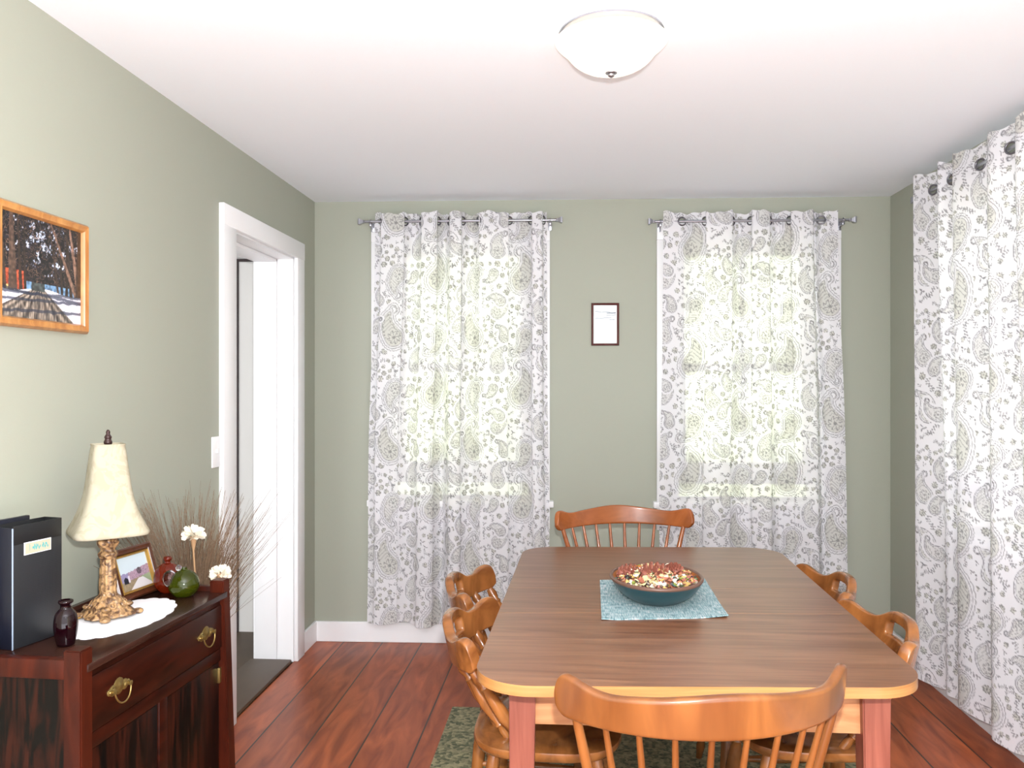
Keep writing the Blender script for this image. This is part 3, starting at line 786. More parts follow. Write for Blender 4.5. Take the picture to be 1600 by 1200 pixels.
for sx in (-1, 1):
    for sy in (-1, 1):
        bm = nb(); t = bmesh.new(); bmesh.ops.create_cube(t, size=1.0)
        for v in t.verts:
            top = v.co.z > 0; k = 0.068 if top else 0.050
            v.co = V(sx * (0.430 if top else 0.436) + v.co.x * k, sy * 0.588 + v.co.y * k, 0.720 if top else 0.0)
        bmesh.ops.bevel(t, geom=t.edges[:], offset=0.003, segments=2, affect='EDGES'); add(bm, t)
        obj('leg', bm, M_leg, tb)

rg = nb(); bx(rg, (-0.83, -1.15, 0), (0.86, 0.98, 0.005), 0.002); r0 = obj('area_rug', rg, M_rug, None, 30, (0.30, 2.64, 0))
tag(r0, 'green flecked braided rug on the board floor beneath the dining table', 'rug')

# ------------------------------------------------------------------ chairs
LEGP = [(0.0, 0.011), (0.05, 0.013), (0.12, 0.017), (0.17, 0.013), (0.19, 0.017), (0.21, 0.013), (0.35, 0.019), (0.55, 0.023), (0.70, 0.018), (0.74, 0.014), (0.76, 0.019), (0.79, 0.014), (0.88, 0.020), (1.0, 0.016)]
SPINP = [(0.0, 0.012), (0.10, 0.013), (0.16, 0.0105), (0.18, 0.015), (0.21, 0.011), (0.42, 0.0195), (0.62, 0.0165), (0.76, 0.011), (0.79, 0.0155), (0.82, 0.011), (0.91, 0.0175), (1.0, 0.012)]
def seat_mesh(bm, w, d, z, th, dish=0.010, yoff=0.0, n=3.2):
    K, R = 48, 9
    def pt(r, a):
        c, s = math.cos(a), math.sin(a); q = (abs(c) ** n + abs(s) ** n) ** (-1 / n)
        return (w / 2 * q * c * r, yoff + d / 2 * q * s * r)
    tops = []
    for i in range(1, R + 1):
        r = i / R
        zz = z - dish * (1 - r ** 2) if r < 0.9 else z - 0.007 * max(0, (r - 0.9) / 0.1) ** 2
        tops.append([bm.verts.new((*pt(r, 2 * PI * k / K), zz)) for k in range(K)])
    for rr, zz in ((1.01, z - 0.018), (0.98, z - th + 0.006), (0.93, z - th)):
        tops.append([bm.verts.new((*pt(rr, 2 * PI * k / K), zz)) for k in range(K)])
    c = bm.verts.new((0, yoff, z - dish)); cb = bm.verts.new((0, yoff, z - th))
    for k in range(K):
        bm.faces.new((c, tops[0][k], tops[0][(k + 1) % K])); bm.faces.new((cb, tops[-1][(k + 1) % K], tops[-1][k]))
    for A, B in zip(tops, tops[1:]):
        for k in range(K): bm.faces.new((A[k], B[k], B[(k + 1) % K], A[(k + 1) % K]))

def rail_mesh(name, half, bow, yc, ztop, zbot, rake, th, m, parent, slot=None, nu=60, nvv=8):
    """bowed back rail: s in [-1,1] along, concave toward +y (the seat)"""
    bm = nb(); R = (half * half + bow * bow) / (2 * bow); amax = math.asin(min(1, half / R))
    vs = {}
    for i in range(nu + 1):
        s = -1 + 2 * i / nu; a = s * amax
        x = R * math.sin(a); y0 = yc + R - R * math.cos(a)
        for j in range(nvv + 1):
            t = j / nvv; zb, zt = zbot(s), ztop(s)
            z = zb + (zt - zb) * t; k = (z - zbot(0)) * rake
            vs[i, j] = bm.verts.new((x + k * math.sin(a), y0 - k * math.cos(a), z))
    for i in range(nu):
        for j in range(nvv):
            if slot and slot(-1 + 2 * (i + 0.5) / nu, (j + 0.5) / nvv): continue
            bm.faces.new((vs[i, j], vs[i + 1, j], vs[i + 1, j + 1], vs[i, j + 1]))
    o = obj(name, bm, m, parent, 60)
    md = o.modifiers.new('thickness', 'SOLIDIFY'); md.thickness = th; md.offset = 0
    md = o.modifiers.new('round', 'SUBSURF'); md.levels = 2; md.render_levels = 2
    return o, (lambda s, z: (R * math.sin(s * amax), yc + R - R * math.cos(s * amax), z))

def base_parts(t, m, zs, splay=0.055, hw=0.16, hd=0.15):
    for sx in (-1, 1):
        for sy in (-1, 1):
            bm = nb(); turned(bm, (sx * (hw + splay), sy * (hd + splay), 0.0), (sx * hw, sy * hd, zs - 0.028), LEGP); obj('leg', bm, m, t, 50)
    q = 1 - 0.17 / zs
    for sx in (-1, 1):
        X = sx * (hw + splay * 0.62); Yd = hd + splay * 0.62
        bm = nb(); turned(bm, (X, -Yd, 0.17), (X, Yd, 0.17), [(0, 0.008), (0.5, 0.014), (1, 0.008)], 10); obj('stretcher', bm, m, t, 50)
    X = hw + splay * 0.62
    bm = nb(); turned(bm, (-X, 0, 0.17), (X, 0, 0.17), [(0, 0.008), (0.5, 0.014), (1, 0.008)], 10); obj('stretcher', bm, m, t, 50)

def spindle_chair(label, mr, loc, rotz, tilt=0.0, half=0.293):
    t = thing('spindle_chair', label, 'chair', loc, rotz, 'spindle-back dining chairs'); t.rotation_euler = (tilt, 0, rotz)
    def zt(s):
        a = abs(s)
        return 0.843 + 0.018 * math.exp(-(s / 0.36) ** 2) - 0.003 * math.exp(-((a - 0.62) / 0.12) ** 2) + 0.017 * math.exp(-((a - 0.90) / 0.13) ** 2) - 0.05 * max(0, (a - 0.94) / 0.06) ** 2
    def zb(s):
        a = abs(s); return 0.778 - 0.004 * a * a + 0.030 * max(0, (a - 0.92) / 0.08) ** 2 - 0.004
    _, P = rail_mesh('top_rail', half, 0.165, -0.275, zt, zb, 0.10, 0.021, mr, t)
    bm = nb(); seat_mesh(bm, 0.45, 0.42, 0.445, 0.036); obj('seat', bm, mr, t, 50)
    for k in range(10):
        s = -0.86 + 1.72 * k / 9; outer = k in (0, 9)
        top = P(s, 0.783); a = s * 1.05
        b = (0.20 * math.sin(a * 1.1) / math.sin(1.0) * 0.92, -0.185 + 0.11 * abs(s) ** 2.2, 0.437)
        r = 0.0105 if outer else 0.0068
        bm = nb(); turned(bm, b, top, [(0, r * 0.9), (0.45, r * 1.25), (1, r * 0.85)], 10); obj('spindle', bm, mr, t, 50)
    base_parts(t, mr, 0.437)
    return t

cf = spindle_chair('spindle-back wooden chair at the near end of the table, back turned to the viewer', M_maple, (0.240, 1.805, 0.005), math.radians(10.0))
cr_ = spindle_chair('spindle-back reddish wooden chair at the far end of the table below the framed verse', M_cherry, (0.258, 3.602, 0.0055), math.radians(180 + 11), 0.0, 0.312)

def pub_chair(label, loc, rotz):
    t = thing('captains_chair', label, 'chair', loc, rotz, 'low-backed dining chairs')
    def zt(s):
        a = abs(s)
        return 0.716 + 0.036 * math.exp(-(s / 0.34) ** 4) + 0.024 * math.exp(-((a - 0.84) / 0.16) ** 2) - 0.045 * max(0, (a - 0.93) / 0.07) ** 2
    def zb(s):
        a = abs(s); return 0.640 - 0.008 * math.cos(s * PI) + 0.022 * max(0, (a - 0.88) / 0.12) ** 2
    slot = lambda s, v: abs(s) < 0.24 and 0.42 < v < 0.74
    _, P = rail_mesh('back_rail', 0.235, 0.104, -0.272, zt, zb, 0.22, 0.030, M_capt, t, slot, 60, 10)
    bm = nb(); seat_mesh(bm, 0.43, 0.42, 0.445, 0.038, 0.012); obj('seat', bm, M_capt, t, 50)
    for s in (-0.88, -0.55, -0.2, 0.2, 0.55, 0.88):
        top = P(s, 0.650); b = (top[0] * 0.86, -0.155 + 0.13 * abs(s) ** 1.6, 0.436)
        bm = nb(); turned(bm, b, top, SPINP, 14); obj('spindle', bm, M_capt, t, 50)
    base_parts(t, M_capt, 0.437, 0.05, 0.15, 0.14)
    return t
# each chair faces the table: local +y is the seat's front
pc = pub_chair('low-backed wooden chair on the chest side of the table, nearer the viewer', (-0.070, 2.420, 0.005), math.radians(-92))
dup(pc, (-0.135, 2.890, 0.005), math.radians(-93), 'low-backed wooden chair on the chest side of the table, beside the left back curtain')
dup(pc, (0.672, 2.475, 0.005), math.radians(92), 'low-backed wooden chair on the right curtain side of the table, nearer the viewer')
dup(pc, (0.677, 3.000, 0.005), math.radians(92), 'low-backed wooden chair on the right curtain side of the table, nearer the back wall')

# ------------------------------------------------------------------ placemat, bowl, potpourri
MC = (0.273, 2.650)
bm = nb(); nx_, ny_ = 24, 30; gv = {}
cq = [(0.083, 2.386), (0.452, 2.440), (0.458, 2.915), (0.094, 2.868)]
for lay, dz in ((0, 0.0), (1, 0.0028)):
    for i in range(nx_ + 1):
        for j in range(ny_ + 1):
            a, b = i / nx_, j / ny_
            x = (cq[0][0] * (1 - a) + cq[1][0] * a) * (1 - b) + (cq[3][0] * (1 - a) + cq[2][0] * a) * b
            y = (cq[0][1] * (1 - a) + cq[1][1] * a) * (1 - b) + (cq[3][1] * (1 - a) + cq[2][1] * a) * b
            cl = 0.006 * max(0, a - 0.8) / 0.2 * max(0, 0.25 - b) / 0.25 + 0.003 * max(0, 0.12 - a) / 0.12 * max(0, 0.2 - b) / 0.2
            gv[lay, i, j] = bm.verts.new((x - MC[0], y - MC[1], dz + cl))
for i in range(nx_):
    for j in range(ny_):
        bm.faces.new((gv[1, i, j], gv[1, i + 1, j], gv[1, i + 1, j + 1], gv[1, i, j + 1])); bm.faces.new((gv[0, i, j], gv[0, i, j + 1], gv[0, i + 1, j + 1], gv[0, i + 1, j]))
for i in range(nx_):
    bm.faces.new((gv[0, i, 0], gv[0, i + 1, 0], gv[1, i + 1, 0], gv[1, i, 0])); bm.faces.new((gv[0, i + 1, ny_], gv[0, i, ny_], gv[1, i, ny_], gv[1, i + 1, ny_]))
for j in range(ny_):
    bm.faces.new((gv[0, 0, j + 1], gv[0, 0, j], gv[1, 0, j], gv[1, 0, j + 1])); bm.faces.new((gv[0, nx_, j], gv[0, nx_, j + 1], gv[1, nx_, j + 1], gv[1, nx_, j]))
pm = obj('placemat', bm, M_mat, None, 40, (MC[0], MC[1], 0.7502))
tag(pm, 'pale teal woven placemat on the table under the bowl', 'placemat')
BC = (0.262, 2.625); ZB = 0.7535
bw = thing('bowl', 'oval teal bowl with wooden inside holding potpourri, on the placemat', 'bowl', (BC[0], BC[1], ZB))
SY = 1.26
bm = nb(); lathe(bm, smoothprof([(0.062, 0.0), (0.080, 0.004), (0.108, 0.022), (0.130, 0.045), (0.143, 0.068)], 5), 64, None, 1, SY)
for f in [f for f in bm.faces if len(f.verts) > 10 and f.calc_center_median().z > 0.03]: bm.faces.remove(f)
obj('bowl_body', bm, M_teal, bw, 50)
bm = nb(); lathe(bm, [(0.143, 0.066), (0.1455, 0.070), (0.1445, 0.075), (0.140, 0.077), (0.1355, 0.074), (0.135, 0.070)], 64, None, 1, SY); 
for f in [f for f in bm.faces if len(f.verts) > 4]: bm.faces.remove(f)
obj('rim', bm, M_rim, bw, 60)
bm = nb(); lathe(bm, [(0.136, 0.072)] + smoothprof([(0.128, 0.056), (0.105, 0.032), (0.07, 0.014)], 4) + [(0.0, 0.012)], 64, None, 1, SY)
for f in [f for f in bm.faces if len(f.verts) > 10]: bm.faces.remove(f)
obj('bowl_lining', bm, M_bowlin, bw, 60)

def cone_mesh(L, R):
    """pine cone: core with spiral scales"""
    bm = nb(); lathe(bm, smoothprof([(0.0, 0), (R * 0.5, L * 0.08), (R * 0.62, L * 0.35), (R * 0.4, L * 0.75), (0.0, L)], 4), 12)
    n_ = 48
    for k in range(n_):
        t = (k + 0.5) / n_; a = k * 2.399963; z = L * (0.04 + 0.92 * t)
        rr = R * (0.55 + 0.5 * math.sin(PI * min(1, 0.12 + t * 0.9))) * (1 if t < 0.9 else 0.7)
        w = R * 0.40 * (1.1 - 0.5 * t); c, s = math.cos(a), math.sin(a)
        base = V(c * rr * 0.45, s * rr * 0.45, z); tip = V(c * rr, s * rr, z + L * 0.07); side = V(-s, c, 0)
        th = V(0, 0, L * 0.018)
        q = [base - side * w * 0.5, base + side * w * 0.5, tip + side * w * 0.75, tip + V(c, s, 0.5) * w * 0.35, tip - side * w * 0.75]
        top = [bm.verts.new(p + th) for p in q]; bot = [bm.verts.new(p - th) for p in q]
        bm.faces.new(top); bm.faces.new(bot[::-1])
        for i in range(5): bm.faces.new((bot[i], bot[(i + 1) % 5], top[(i + 1) % 5], top[i]))
    return bm
M_cone = plain('pine_cone_brown', rgb(142, 82, 66), 0.6, var=0.3, vscale=45)
def bowl_h(x, y): # inside height of bowl at offset
    r = math.hypot(x, y / SY); return 0.012 + 0.056 * max(0, (r - 0.05) / 0.085) ** 1.4
def put(bm, name, label, cat, loc, rot, m, group=None):
    o = obj(name, bm, m, None, 40); o.location = loc; o.rotation_euler = rot; return tag(o, label, cat, group)
put(cone_mesh(0.092, 0.036), 'pine_cone', 'large pine cone lying across the middle of the potpourri bowl', 'pine cone', (BC[0] - 0.050, BC[1] - 0.005, ZB + 0.070), (0, math.radians(84), 0.28), M_cone)
put(cone_mesh(0.070, 0.026), 'pine_cone', 'reddish pine cone at the left edge of the potpourri bowl', 'pine cone', (BC[0] - 0.118, BC[1] + 0.030, ZB + 0.068), (0.4, math.radians(82), 0.7), M_cone)
put(cone_mesh(0.065, 0.024), 'pine_cone', 'small pine cone at the right back edge of the potpourri bowl', 'pine cone', (BC[0] + 0.040, BC[1] + 0.085, ZB + 0.068), (0.3, math.radians(75), -0.5), M_cone)
# loose potpourri: hundreds of petals, chips and leaves
bm = nb(); lay = bm.verts.layers.float_color.new('paint')
pal = [(236, 214, 160), (240, 232, 212), (150, 92, 76), (112, 78, 74), (86, 98, 66), (60, 84, 72), (176, 110, 84), (206, 168, 100), (74, 62, 66), (130, 140, 60), (104, 84, 70), (188, 120, 110)]
r_ = random.Random(5)
def mound(x, y): return 0.064 + 0.016 * (1 - min(1, math.hypot(x, y / SY) / 0.13))
for k in range(620):
    a = r_.random() * 2 * PI; rr = 0.126 * math.sqrt(r_.random()); x, y = rr * math.cos(a), rr * math.sin(a) * SY
    col = pal[int(r_.random() ** 1.0 * len(pal)) % len(pal)]; big = r_.random() < 0.2
    if big: col = r_.choice(pal[:2] + pal[6:8])
    s = r_.uniform(0.011, 0.019) if big else r_.uniform(0.006, 0.011)
    z = mound(x, y) + r_.uniform(-0.012, 0.008)
    M = Matrix.Translation((x, y, z)) @ Matrix.Rotation(r_.random() * 6, 4, 'Z') @ Matrix.Rotation(r_.uniform(-0.9, 0.9), 4, 'X') @ Matrix.Rotation(r_.uniform(-0.5, 0.5), 4, 'Y')
    n0 = len(bm.verts); kind = r_.random()
    before = set(bm.verts)
    if kind < 0.55:      # curled petal
        g_ = [[bm.verts.new(M @ V((i - 2) / 2 * s, (j - 1) * s * 0.55 * (1 - abs(i - 2) / 2.6), s * 0.45 * ((i - 2) / 2) ** 2 + 0.25 * s * abs(j - 1))) for j in range(3)] for i in range(5)]
        for i in range(4):
            for j in range(2): bm.faces.new((g_[i][j], g_[i + 1][j], g_[i + 1][j + 1], g_[i][j + 1]))
    elif kind < 0.8:     # chunk
        t = bmesh.new(); bmesh.ops.create_icosphere(t, subdivisions=1, radius=s * 0.75)
        for v in t.verts: v.co *= r_.uniform(0.7, 1.2)
        add(bm, t, M)
    else:                # curl of bark
        tube(bm, [M @ V(s * 0.8 * math.cos(q), s * 0.8 * math.sin(q), q * s * 0.15) for q in [i * 0.6 for i in range(6)]], s * 0.18, 5)
    bm.verts.ensure_lookup_table()
    f_ = r_.uniform(0.8, 1.15); c4 = (min(1, lin(col[0]) * f_), min(1, lin(col[1]) * f_), min(1, lin(col[2]) * f_), 1)
    for i in range(n0, len(bm.verts)): bm.verts[i][lay] = c4
po = obj('potpourri', bm, M_print, None, 50); po.location = (BC[0], BC[1], ZB)
tag(po, 'mixed dried petals, leaves and chips filling the oval bowl', 'potpourri', kind='stuff')

# ------------------------------------------------------------------ chest
ZC = 0.80
CH = (-1.236, 2.118); CR = math.atan2(0.998, 0.056)
ch = thing('chest', 'dark mahogany wooden chest with brass drawer pulls, standing against the sage wall', 'chest', (CH[0], CH[1], 0), CR)
def chp(x, y, z): # chest local -> world
    c, s = math.cos(CR), math.sin(CR); return (CH[0] + c * x - s * y, CH[1] + s * x + c * y, z)
hl, hd_ = 0.352, 0.168
for sx in (-1, 1):
    for sy in (-1, 1):
        bm = nb(); t = bmesh.new(); bmesh.ops.create_cube(t, size=1.0)
        for v in t.verts:
            top = v.co.z > 0; f = 0 if top else 0.022 * (1 if sx > 0 else 0)
            v.co = V(sx * (hl - 0.021) + v.co.x * 0.042 + f * 0.6, sy * (hd_ - 0.022) + v.co.y * 0.044 + sy * f, (ZC + 0.036) if top else 0)
        bmesh.ops.bevel(t, geom=t.edges[:], offset=0.003, segments=2, affect='EDGES'); add(bm, t); obj('post', bm, M_cpost, ch)
bm = nb(); bx(bm, (-hl + 0.02, -hd_ - 0.004, ZC - 0.018), (hl - 0.02, hd_ - 0.004, ZC), 0.003); obj('chest_top', bm, M_ctop, ch)
for sx in (-1, 1):
    bm = nb(); xx = sx * (hl - 0.014)
    bx(bm, (xx - 0.013, -hd_ + 0.03, ZC - 0.03), (xx + 0.013, hd_ - 0.03, ZC + 0.014), 0.003); obj('side_rail', bm, M_cpost, ch); bm = nb(); bx(bm, (xx - 0.011, -hd_ + 0.03, 0.16), (xx + 0.011, hd_ - 0.03, 0.21), 0.003)
    obj('side_rail', bm, M_cpost, ch)
    bm = nb(); bx(bm, (xx - 0.006, -hd_ + 0.03, 0.2), (xx + 0.006, hd_ - 0.03, ZC - 0.025)); obj('side_panel', bm, M_cpan, ch, 0)
bm = nb(); bx(bm, (-hl + 0.03, hd_ - 0.02, 0.16), (hl - 0.03, hd_ - 0.01, ZC - 0.01)); bx(bm, (-hl + 0.03, hd_ - 0.022, ZC - 0.002), (hl - 0.03, hd_ - 0.004, ZC + 0.012), 0.002); obj('back_panel', bm, M_ctop, ch, 0)
bm = nb(); yf = -hd_ + 0.010
bx(bm, (-hl + 0.03, yf, 0.595), (hl - 0.03, yf + 0.02, 0.632), 0.002); bx(bm, (-hl + 0.03, yf, 0.16), (hl - 0.03, yf + 0.02, 0.20), 0.002); bx(bm, (-0.02, yf, 0.19), (0.02, yf + 0.02, 0.6), 0.002)
bx(bm, (-hl + 0.03, yf, 0.758), (hl - 0.03, yf + 0.02, 0.783), 0.002)
obj('face_frame', bm, M_chest, ch)
bm = nb(); bx(bm, (-hl + 0.034, yf - 0.004, 0.635), (hl - 0.034, yf + 0.016, 0.764), 0.003); dr = obj('drawer', bm, M_chest, ch)
def pull(x, parent):
    bm = nb(); y = yf - 0.004; zc = 0.703
    for dx, r in ((0, 0.020), (-0.024, 0.013), (0.024, 0.013), (-0.037, 0.008), (0.037, 0.008)):
        lathe(bm, [(r, 0), (r, 0.002), (r * 0.8, 0.0035), (r * 0.45, 0.004), (r * 0.3, 0.006), (0.0, 0.007)], 14, rotm((V(1, 0, 0), V(0, 0, 1), V(0, -1, 0)), V(x + dx, y, zc + (0.004 if dx == 0 else 0))))
    for dx in (-0.032, 0.032): lathe(bm, [(0.005, 0), (0.005, 0.010), (0.007, 0.013), (0.0, 0.016)], 10, rotm((V(1, 0, 0), V(0, 0, 1), V(0, -1, 0)), V(x + dx, y, zc)))
    h_ = obj('pull_plate', bm, M_brass, parent, 40); h_['label'] = 'ornate brass drawer pull plate'
    bm = nb(); tube(bm, [(x + 0.032 * math.cos(a), y - 0.012 - 0.004 * abs(math.sin(a)), zc + 0.0 + 0.034 * math.sin(a)) for a in [PI + PI * i / 16 for i in range(17)]], 0.0022, 8)
    b_ = obj('pull_bail', bm, M_brass, parent, 60); b_['label'] = 'curved brass bail'
pull(-0.205, dr); pull(0.215, dr)
for sx in (-1, 1):
    a, b = (0.022, hl - 0.04) if sx > 0 else (-hl + 0.04, -0.022)
    bm = nb(); bx(bm, (a, yf + 0.004, 0.203), (b, yf + 0.016, 0.592), 0.002); dd_ = obj('door', bm, M_cpan, ch)
    bm = nb(); hx = b - 0.004 if sx > 0 else a + 0.004
    bx(bm, (hx - 0.006, yf - 0.003, 0.53), (hx + 0.006, yf + 0.008, 0.575), 0.001); h_ = obj('hinge', bm, M_brass, dd_); h_['label'] = 'small brass hinge'

# doily
def doily():
    bm = nb(); K = 72; c = bm.verts.new((0, 0, 0.0022)); rings = []
    for r, z in ((0.4, 0.0022), (0.7, 0.0022), (0.9, 0.002), (1.0, 0.0014), (1.0, 0.0)):
        ring = []
        for k in range(K):
            a = 2 * PI * k / K; sc_ = 1 + (0.045 * (abs(math.sin(a * 9)) - 0.5) if r > 0.85 else 0)
            ring.append(bm.verts.new((0.195 * r * sc_ * math.cos(a), 0.112 * r * sc_ * math.sin(a), z)))
        rings.append(ring)
    for k in range(K): bm.faces.new((c, rings[0][k], rings[0][(k + 1) % K]))
    for A, B in zip(rings, rings[1:]):
        for k in range(K): bm.faces.new((A[k], B[k], B[(k + 1) % K], A[(k + 1) % K]))
    bm.faces.new(rings[-1][::-1]); return bm
dl = obj('doily', doily(), M_doily, None, 40); dl.location = (-1.212, 2.145, ZC + 0.0005); dl.rotation_euler = (0, 0, CR + 0.03)
tag(dl, 'white scalloped lace doily on the chest under the lamp', 'doily')

# lamp
LP = (-1.252, 2.145); ZL = ZC + 0.003
lp = thing('table_lamp', 'ornate gold table lamp with cream bell shade on the chest', 'lamp', (LP[0], LP[1], ZL))
bm = nb(); lobes = lambda a, z: 1 + 0.10 * max(0, (0.06 - z) / 0.06) * math.cos(4 * a) + 0.05 * math.cos(16 * a)
lathe(bm, smoothprof([(0.030, 0.004), (0.064, 0.006), (0.066, 0.012), (0.054, 0.022), (0.042, 0.036), (0.033, 0.050), (0.023, 0.058), (0.021, 0.064)], 4), 64, None, 1, 1, lobes)
for k in range(4):
    a = PI / 4 + k * PI / 2 - 0.35
    for rr, s in ((0.074, 0.011), (0.064, 0.010), (0.050, 0.010)): sphere(bm, (rr * math.cos(a), rr * math.sin(a), 0.008 if rr > 0.06 else 0.03), s, None, 2, (1.3, 1.3, 0.7))
for k in range(8):
    a = k * PI / 4; torus(bm, 0.008, 0.003, Matrix.Translation((0.044 * math.cos(a), 0.044 * math.sin(a), 0.036)) @ Matrix.Rotation(a, 4, 'Z') @ Matrix.Rotation(PI / 2 - 0.6, 4, 'Y'), 12, 6)
obj('lamp_base', bm, M_bronze, lp, 50)
bm = nb(); fl = lambda a, z: 1 + 0.05 * math.cos(10 * a)
lathe(bm, smoothprof([(0.021, 0.064), (0.0205, 0.070), (0.0215, 0.085), (0.0195, 0.135), (0.018, 0.155)], 4), 60, None, 1, 1, fl); obj('lamp_column', bm, M_bronze, lp, 50)
bm = nb(); lb = lambda a, z: 1 + 0.08 * math.cos(6 * a + z * 120)
lathe(bm, smoothprof([(0.018, 0.155), (0.022, 0.160), (0.024, 0.170), (0.019, 0.176), (0.017, 0.182), (0.024, 0.192), (0.027, 0.202), (0.022, 0.214), (0.014, 0.220), (0.012, 0.232)], 4), 48, None, 1, 1, lb); obj('lamp_neck', bm, M_bronze, lp, 50)
bm = nb()
def shade_ring(r, z, nrm=5.0, K=64):
    ring = []
    for k in range(K):
        a = 2 * PI * k / K; c, s = math.cos(a), math.sin(a); q = (abs(c) ** nrm + abs(s) ** nrm) ** (-1 / nrm)
        ring.append(bm.verts.new(Matrix.Rotation(0.72, 3, 'Z') @ V(r * q * c, r * q * s, z)))
    return ring
rg_ = [shade_ring(r, z) for r, z in smoothprof([(0.090, 0.224), (0.092, 0.232), (0.080, 0.255), (0.064, 0.295), (0.053, 0.340), (0.046, 0.390), (0.040, 0.440), (0.037, 0.458), (0.0385, 0.466)], 4)]
for A, B in zip(rg_, rg_[1:]):
    for k in range(64): bm.faces.new((A[k], A[(k + 1) % 64], B[(k + 1) % 64], B[k]))
so = obj('lamp_shade', bm, M_shade, lp, 60); md = so.modifiers.new('thickness', 'SOLIDIFY'); md.thickness = 0.0022; md.offset = -1
so['label'] = 'cream bell lampshade'
bm = nb(); tube(bm, [(0, 0, 0.228), (0, 0, 0.470)], 0.003, 8); tube(bm, [(0.036, 0, 0.458), (-0.036, 0, 0.458)], 0.0015, 6); tube(bm, [(0, 0.036, 0.458), (0, -0.036, 0.458)], 0.0015, 6); obj('harp', bm, M_brass, lp)
bm = nb(); lathe(bm, smoothprof([(0.009, 0.464), (0.011, 0.470), (0.008, 0.478), (0.0095, 0.484), (0.005, 0.492), (0.0055, 0.497), (0.003, 0.503)], 3) + [(0, 0.504)], 16); obj('finial', bm, M_finial, lp, 60)
bm = nb(); sphere(bm, (0, 0, 0.29), 0.026, None, 2, (1, 1, 1.3)); lathe(bm, [(0.013, 0.232), (0.013, 0.262), (0.0, 0.262)], 12); obj('bulb', bm, M_plastic, lp)
bm = nb(); tube(bm, [(-0.05, -0.03, 0.006), (-0.075, -0.07, 0.003), (-0.10, -0.10, 0.0025), (-0.125, -0.12, 0.0025)], 0.0022, 6); co_ = obj('cord', bm, M_goldf, lp); co_['label'] = 'gold lamp cord'

# plum bottle
bm = nb(); lathe(bm, [(0.0, 0.001), (0.016, 0.0), (0.020, 0.003)] + smoothprof([(0.021, 0.008), (0.0255, 0.030), (0.027, 0.052), (0.024, 0.074), (0.017, 0.085), (0.0125, 0.090), (0.0125, 0.098), (0.0165, 0.103), (0.0165, 0.108), (0.013, 0.110)], 4) + [(0.010, 0.110), (0.010, 0.095), (0.0, 0.094)], 28)
vb_ = obj('bottle', bm, M_purple, None, 60); vb_.location = (-1.218, 1.905, ZC + 0.0005); tag(vb_, 'small dark plum glass bottle beside the black file holder', 'bottle')
# file holder
FA = V(-1.318, 1.858, ZC + 0.001); fx = V(0.22, 0.975, 0).normalized(); fy_ = V(-fx.y, fx.x, 0)
fh = thing('file_holder', 'black textured cardboard file holder with a cream label, at the near end of the chest', 'file holder', tuple(FA), math.atan2(fx.y, fx.x))
m, nt, n, l, p = mat('embossed_black'); M_emb = m
p.inputs['Base Color'].default_value = rgb(36, 38, 42); p.inputs['Roughness'].default_value = 0.4
tc = n.new('ShaderNodeTexCoord'); mp = n.new('ShaderNodeMapping'); mp.inputs['Rotation'].default_value = (0, PI / 4, 0); l.new(tc.outputs['Object'], mp.inputs['Vector'])
ck = n.new('ShaderNodeTexChecker'); ck.inputs['Scale'].default_value = 330; l.new(mp.outputs['Vector'], ck.inputs['Vector'])
ck.inputs['Color1'].default_value = rgb(40, 42, 46); ck.inputs['Color2'].default_value = rgb(18, 19, 22); l.new(ck.outputs['Color'], p.inputs['Base Color'])
W_, H_ = 0.142, 0.292
bm = nb(); bx(bm, (0.0, 0.0, 0.0), (W_, 0.003, H_ - 0.045), 0.001); obj('front_panel', bm, M_emb, fh)
bm = nb(); bx(bm, (0.0, 0.0, H_ - 0.0455), (W_, 0.003, H_), 0.001); bx(bm, (W_ - 0.003, 0.0025, 0), (W_, 0.055, H_), 0.001); bx(bm, (0.0, 0.0025, 0.0), (W_, 0.055, 0.003)); bx(bm, (0, 0.052, 0), (W_, 0.055, H_), 0.001); obj('shell', bm, M_black, fh)
bm = nb(); bx(bm, (-0.0025, 0.0005, 0), (0.0, 0.055, H_ - 0.004), 0.001); obj('spine', bm, M_navy, fh)
bm = nb(); bx(bm, (-0.003, -0.001, 0.0), (0.0005, 0.0006, H_ - 0.005), 0.0004); e_ = obj('edge_piping', bm, plain('pale_piping', rgb(150, 165, 185), 0.4), fh); e_['label'] = 'pale edge piping'
def tag_art():
    h, w = 40, 110
    Y, X = np.meshgrid(np.linspace(0, 1, h), np.linspace(0, 1, w), indexing='ij')
    img = np.ones((h, w, 3)) * np.array([0.80, 0.77, 0.67]); tea = np.array([0.36, 0.72, 0.72])
    yy_ = 0.5 + 0.16 * np.sin(X * 55) * (np.sin(X * 17) > -0.5)
    s = (np.abs(Y - yy_) < 0.11) & (X > 0.28) & (X < 0.9) & ~((X > 0.60) & (X < 0.66)); img[s] = tea
    for x0, hgt in ((0.18, 0.3), (0.36, 0.28), (0.43, 0.26), (0.70, 0.26), (0.80, 0.2)):
        s = (np.abs(X - x0) < 0.012) & (np.abs(Y - 0.55) < hgt); img[s] = tea
    return img
bm = nb(); bx(bm, (0.030, -0.0015, 0.218), (0.108, 0.0005, 0.248), 0.0005); lb_ = obj('label_holder', bm, M_plastic, fh); lb_['label'] = 'cream paper label in a clear holder'
picture('label_card', tag_art() * 0.88, 0.074, 0.026, Matrix.Translation((0.069, -0.0019, 0.233)) @ rotm((V(1, 0, 0), V(0, 0, 1), V(0, -1, 0)), V(0, 0, 0)), M_pap, lb_)
bm = nb(); bx(bm, (-0.03, 0.0, 0.0), (0.10, 0.012, 0.302), 0.002)
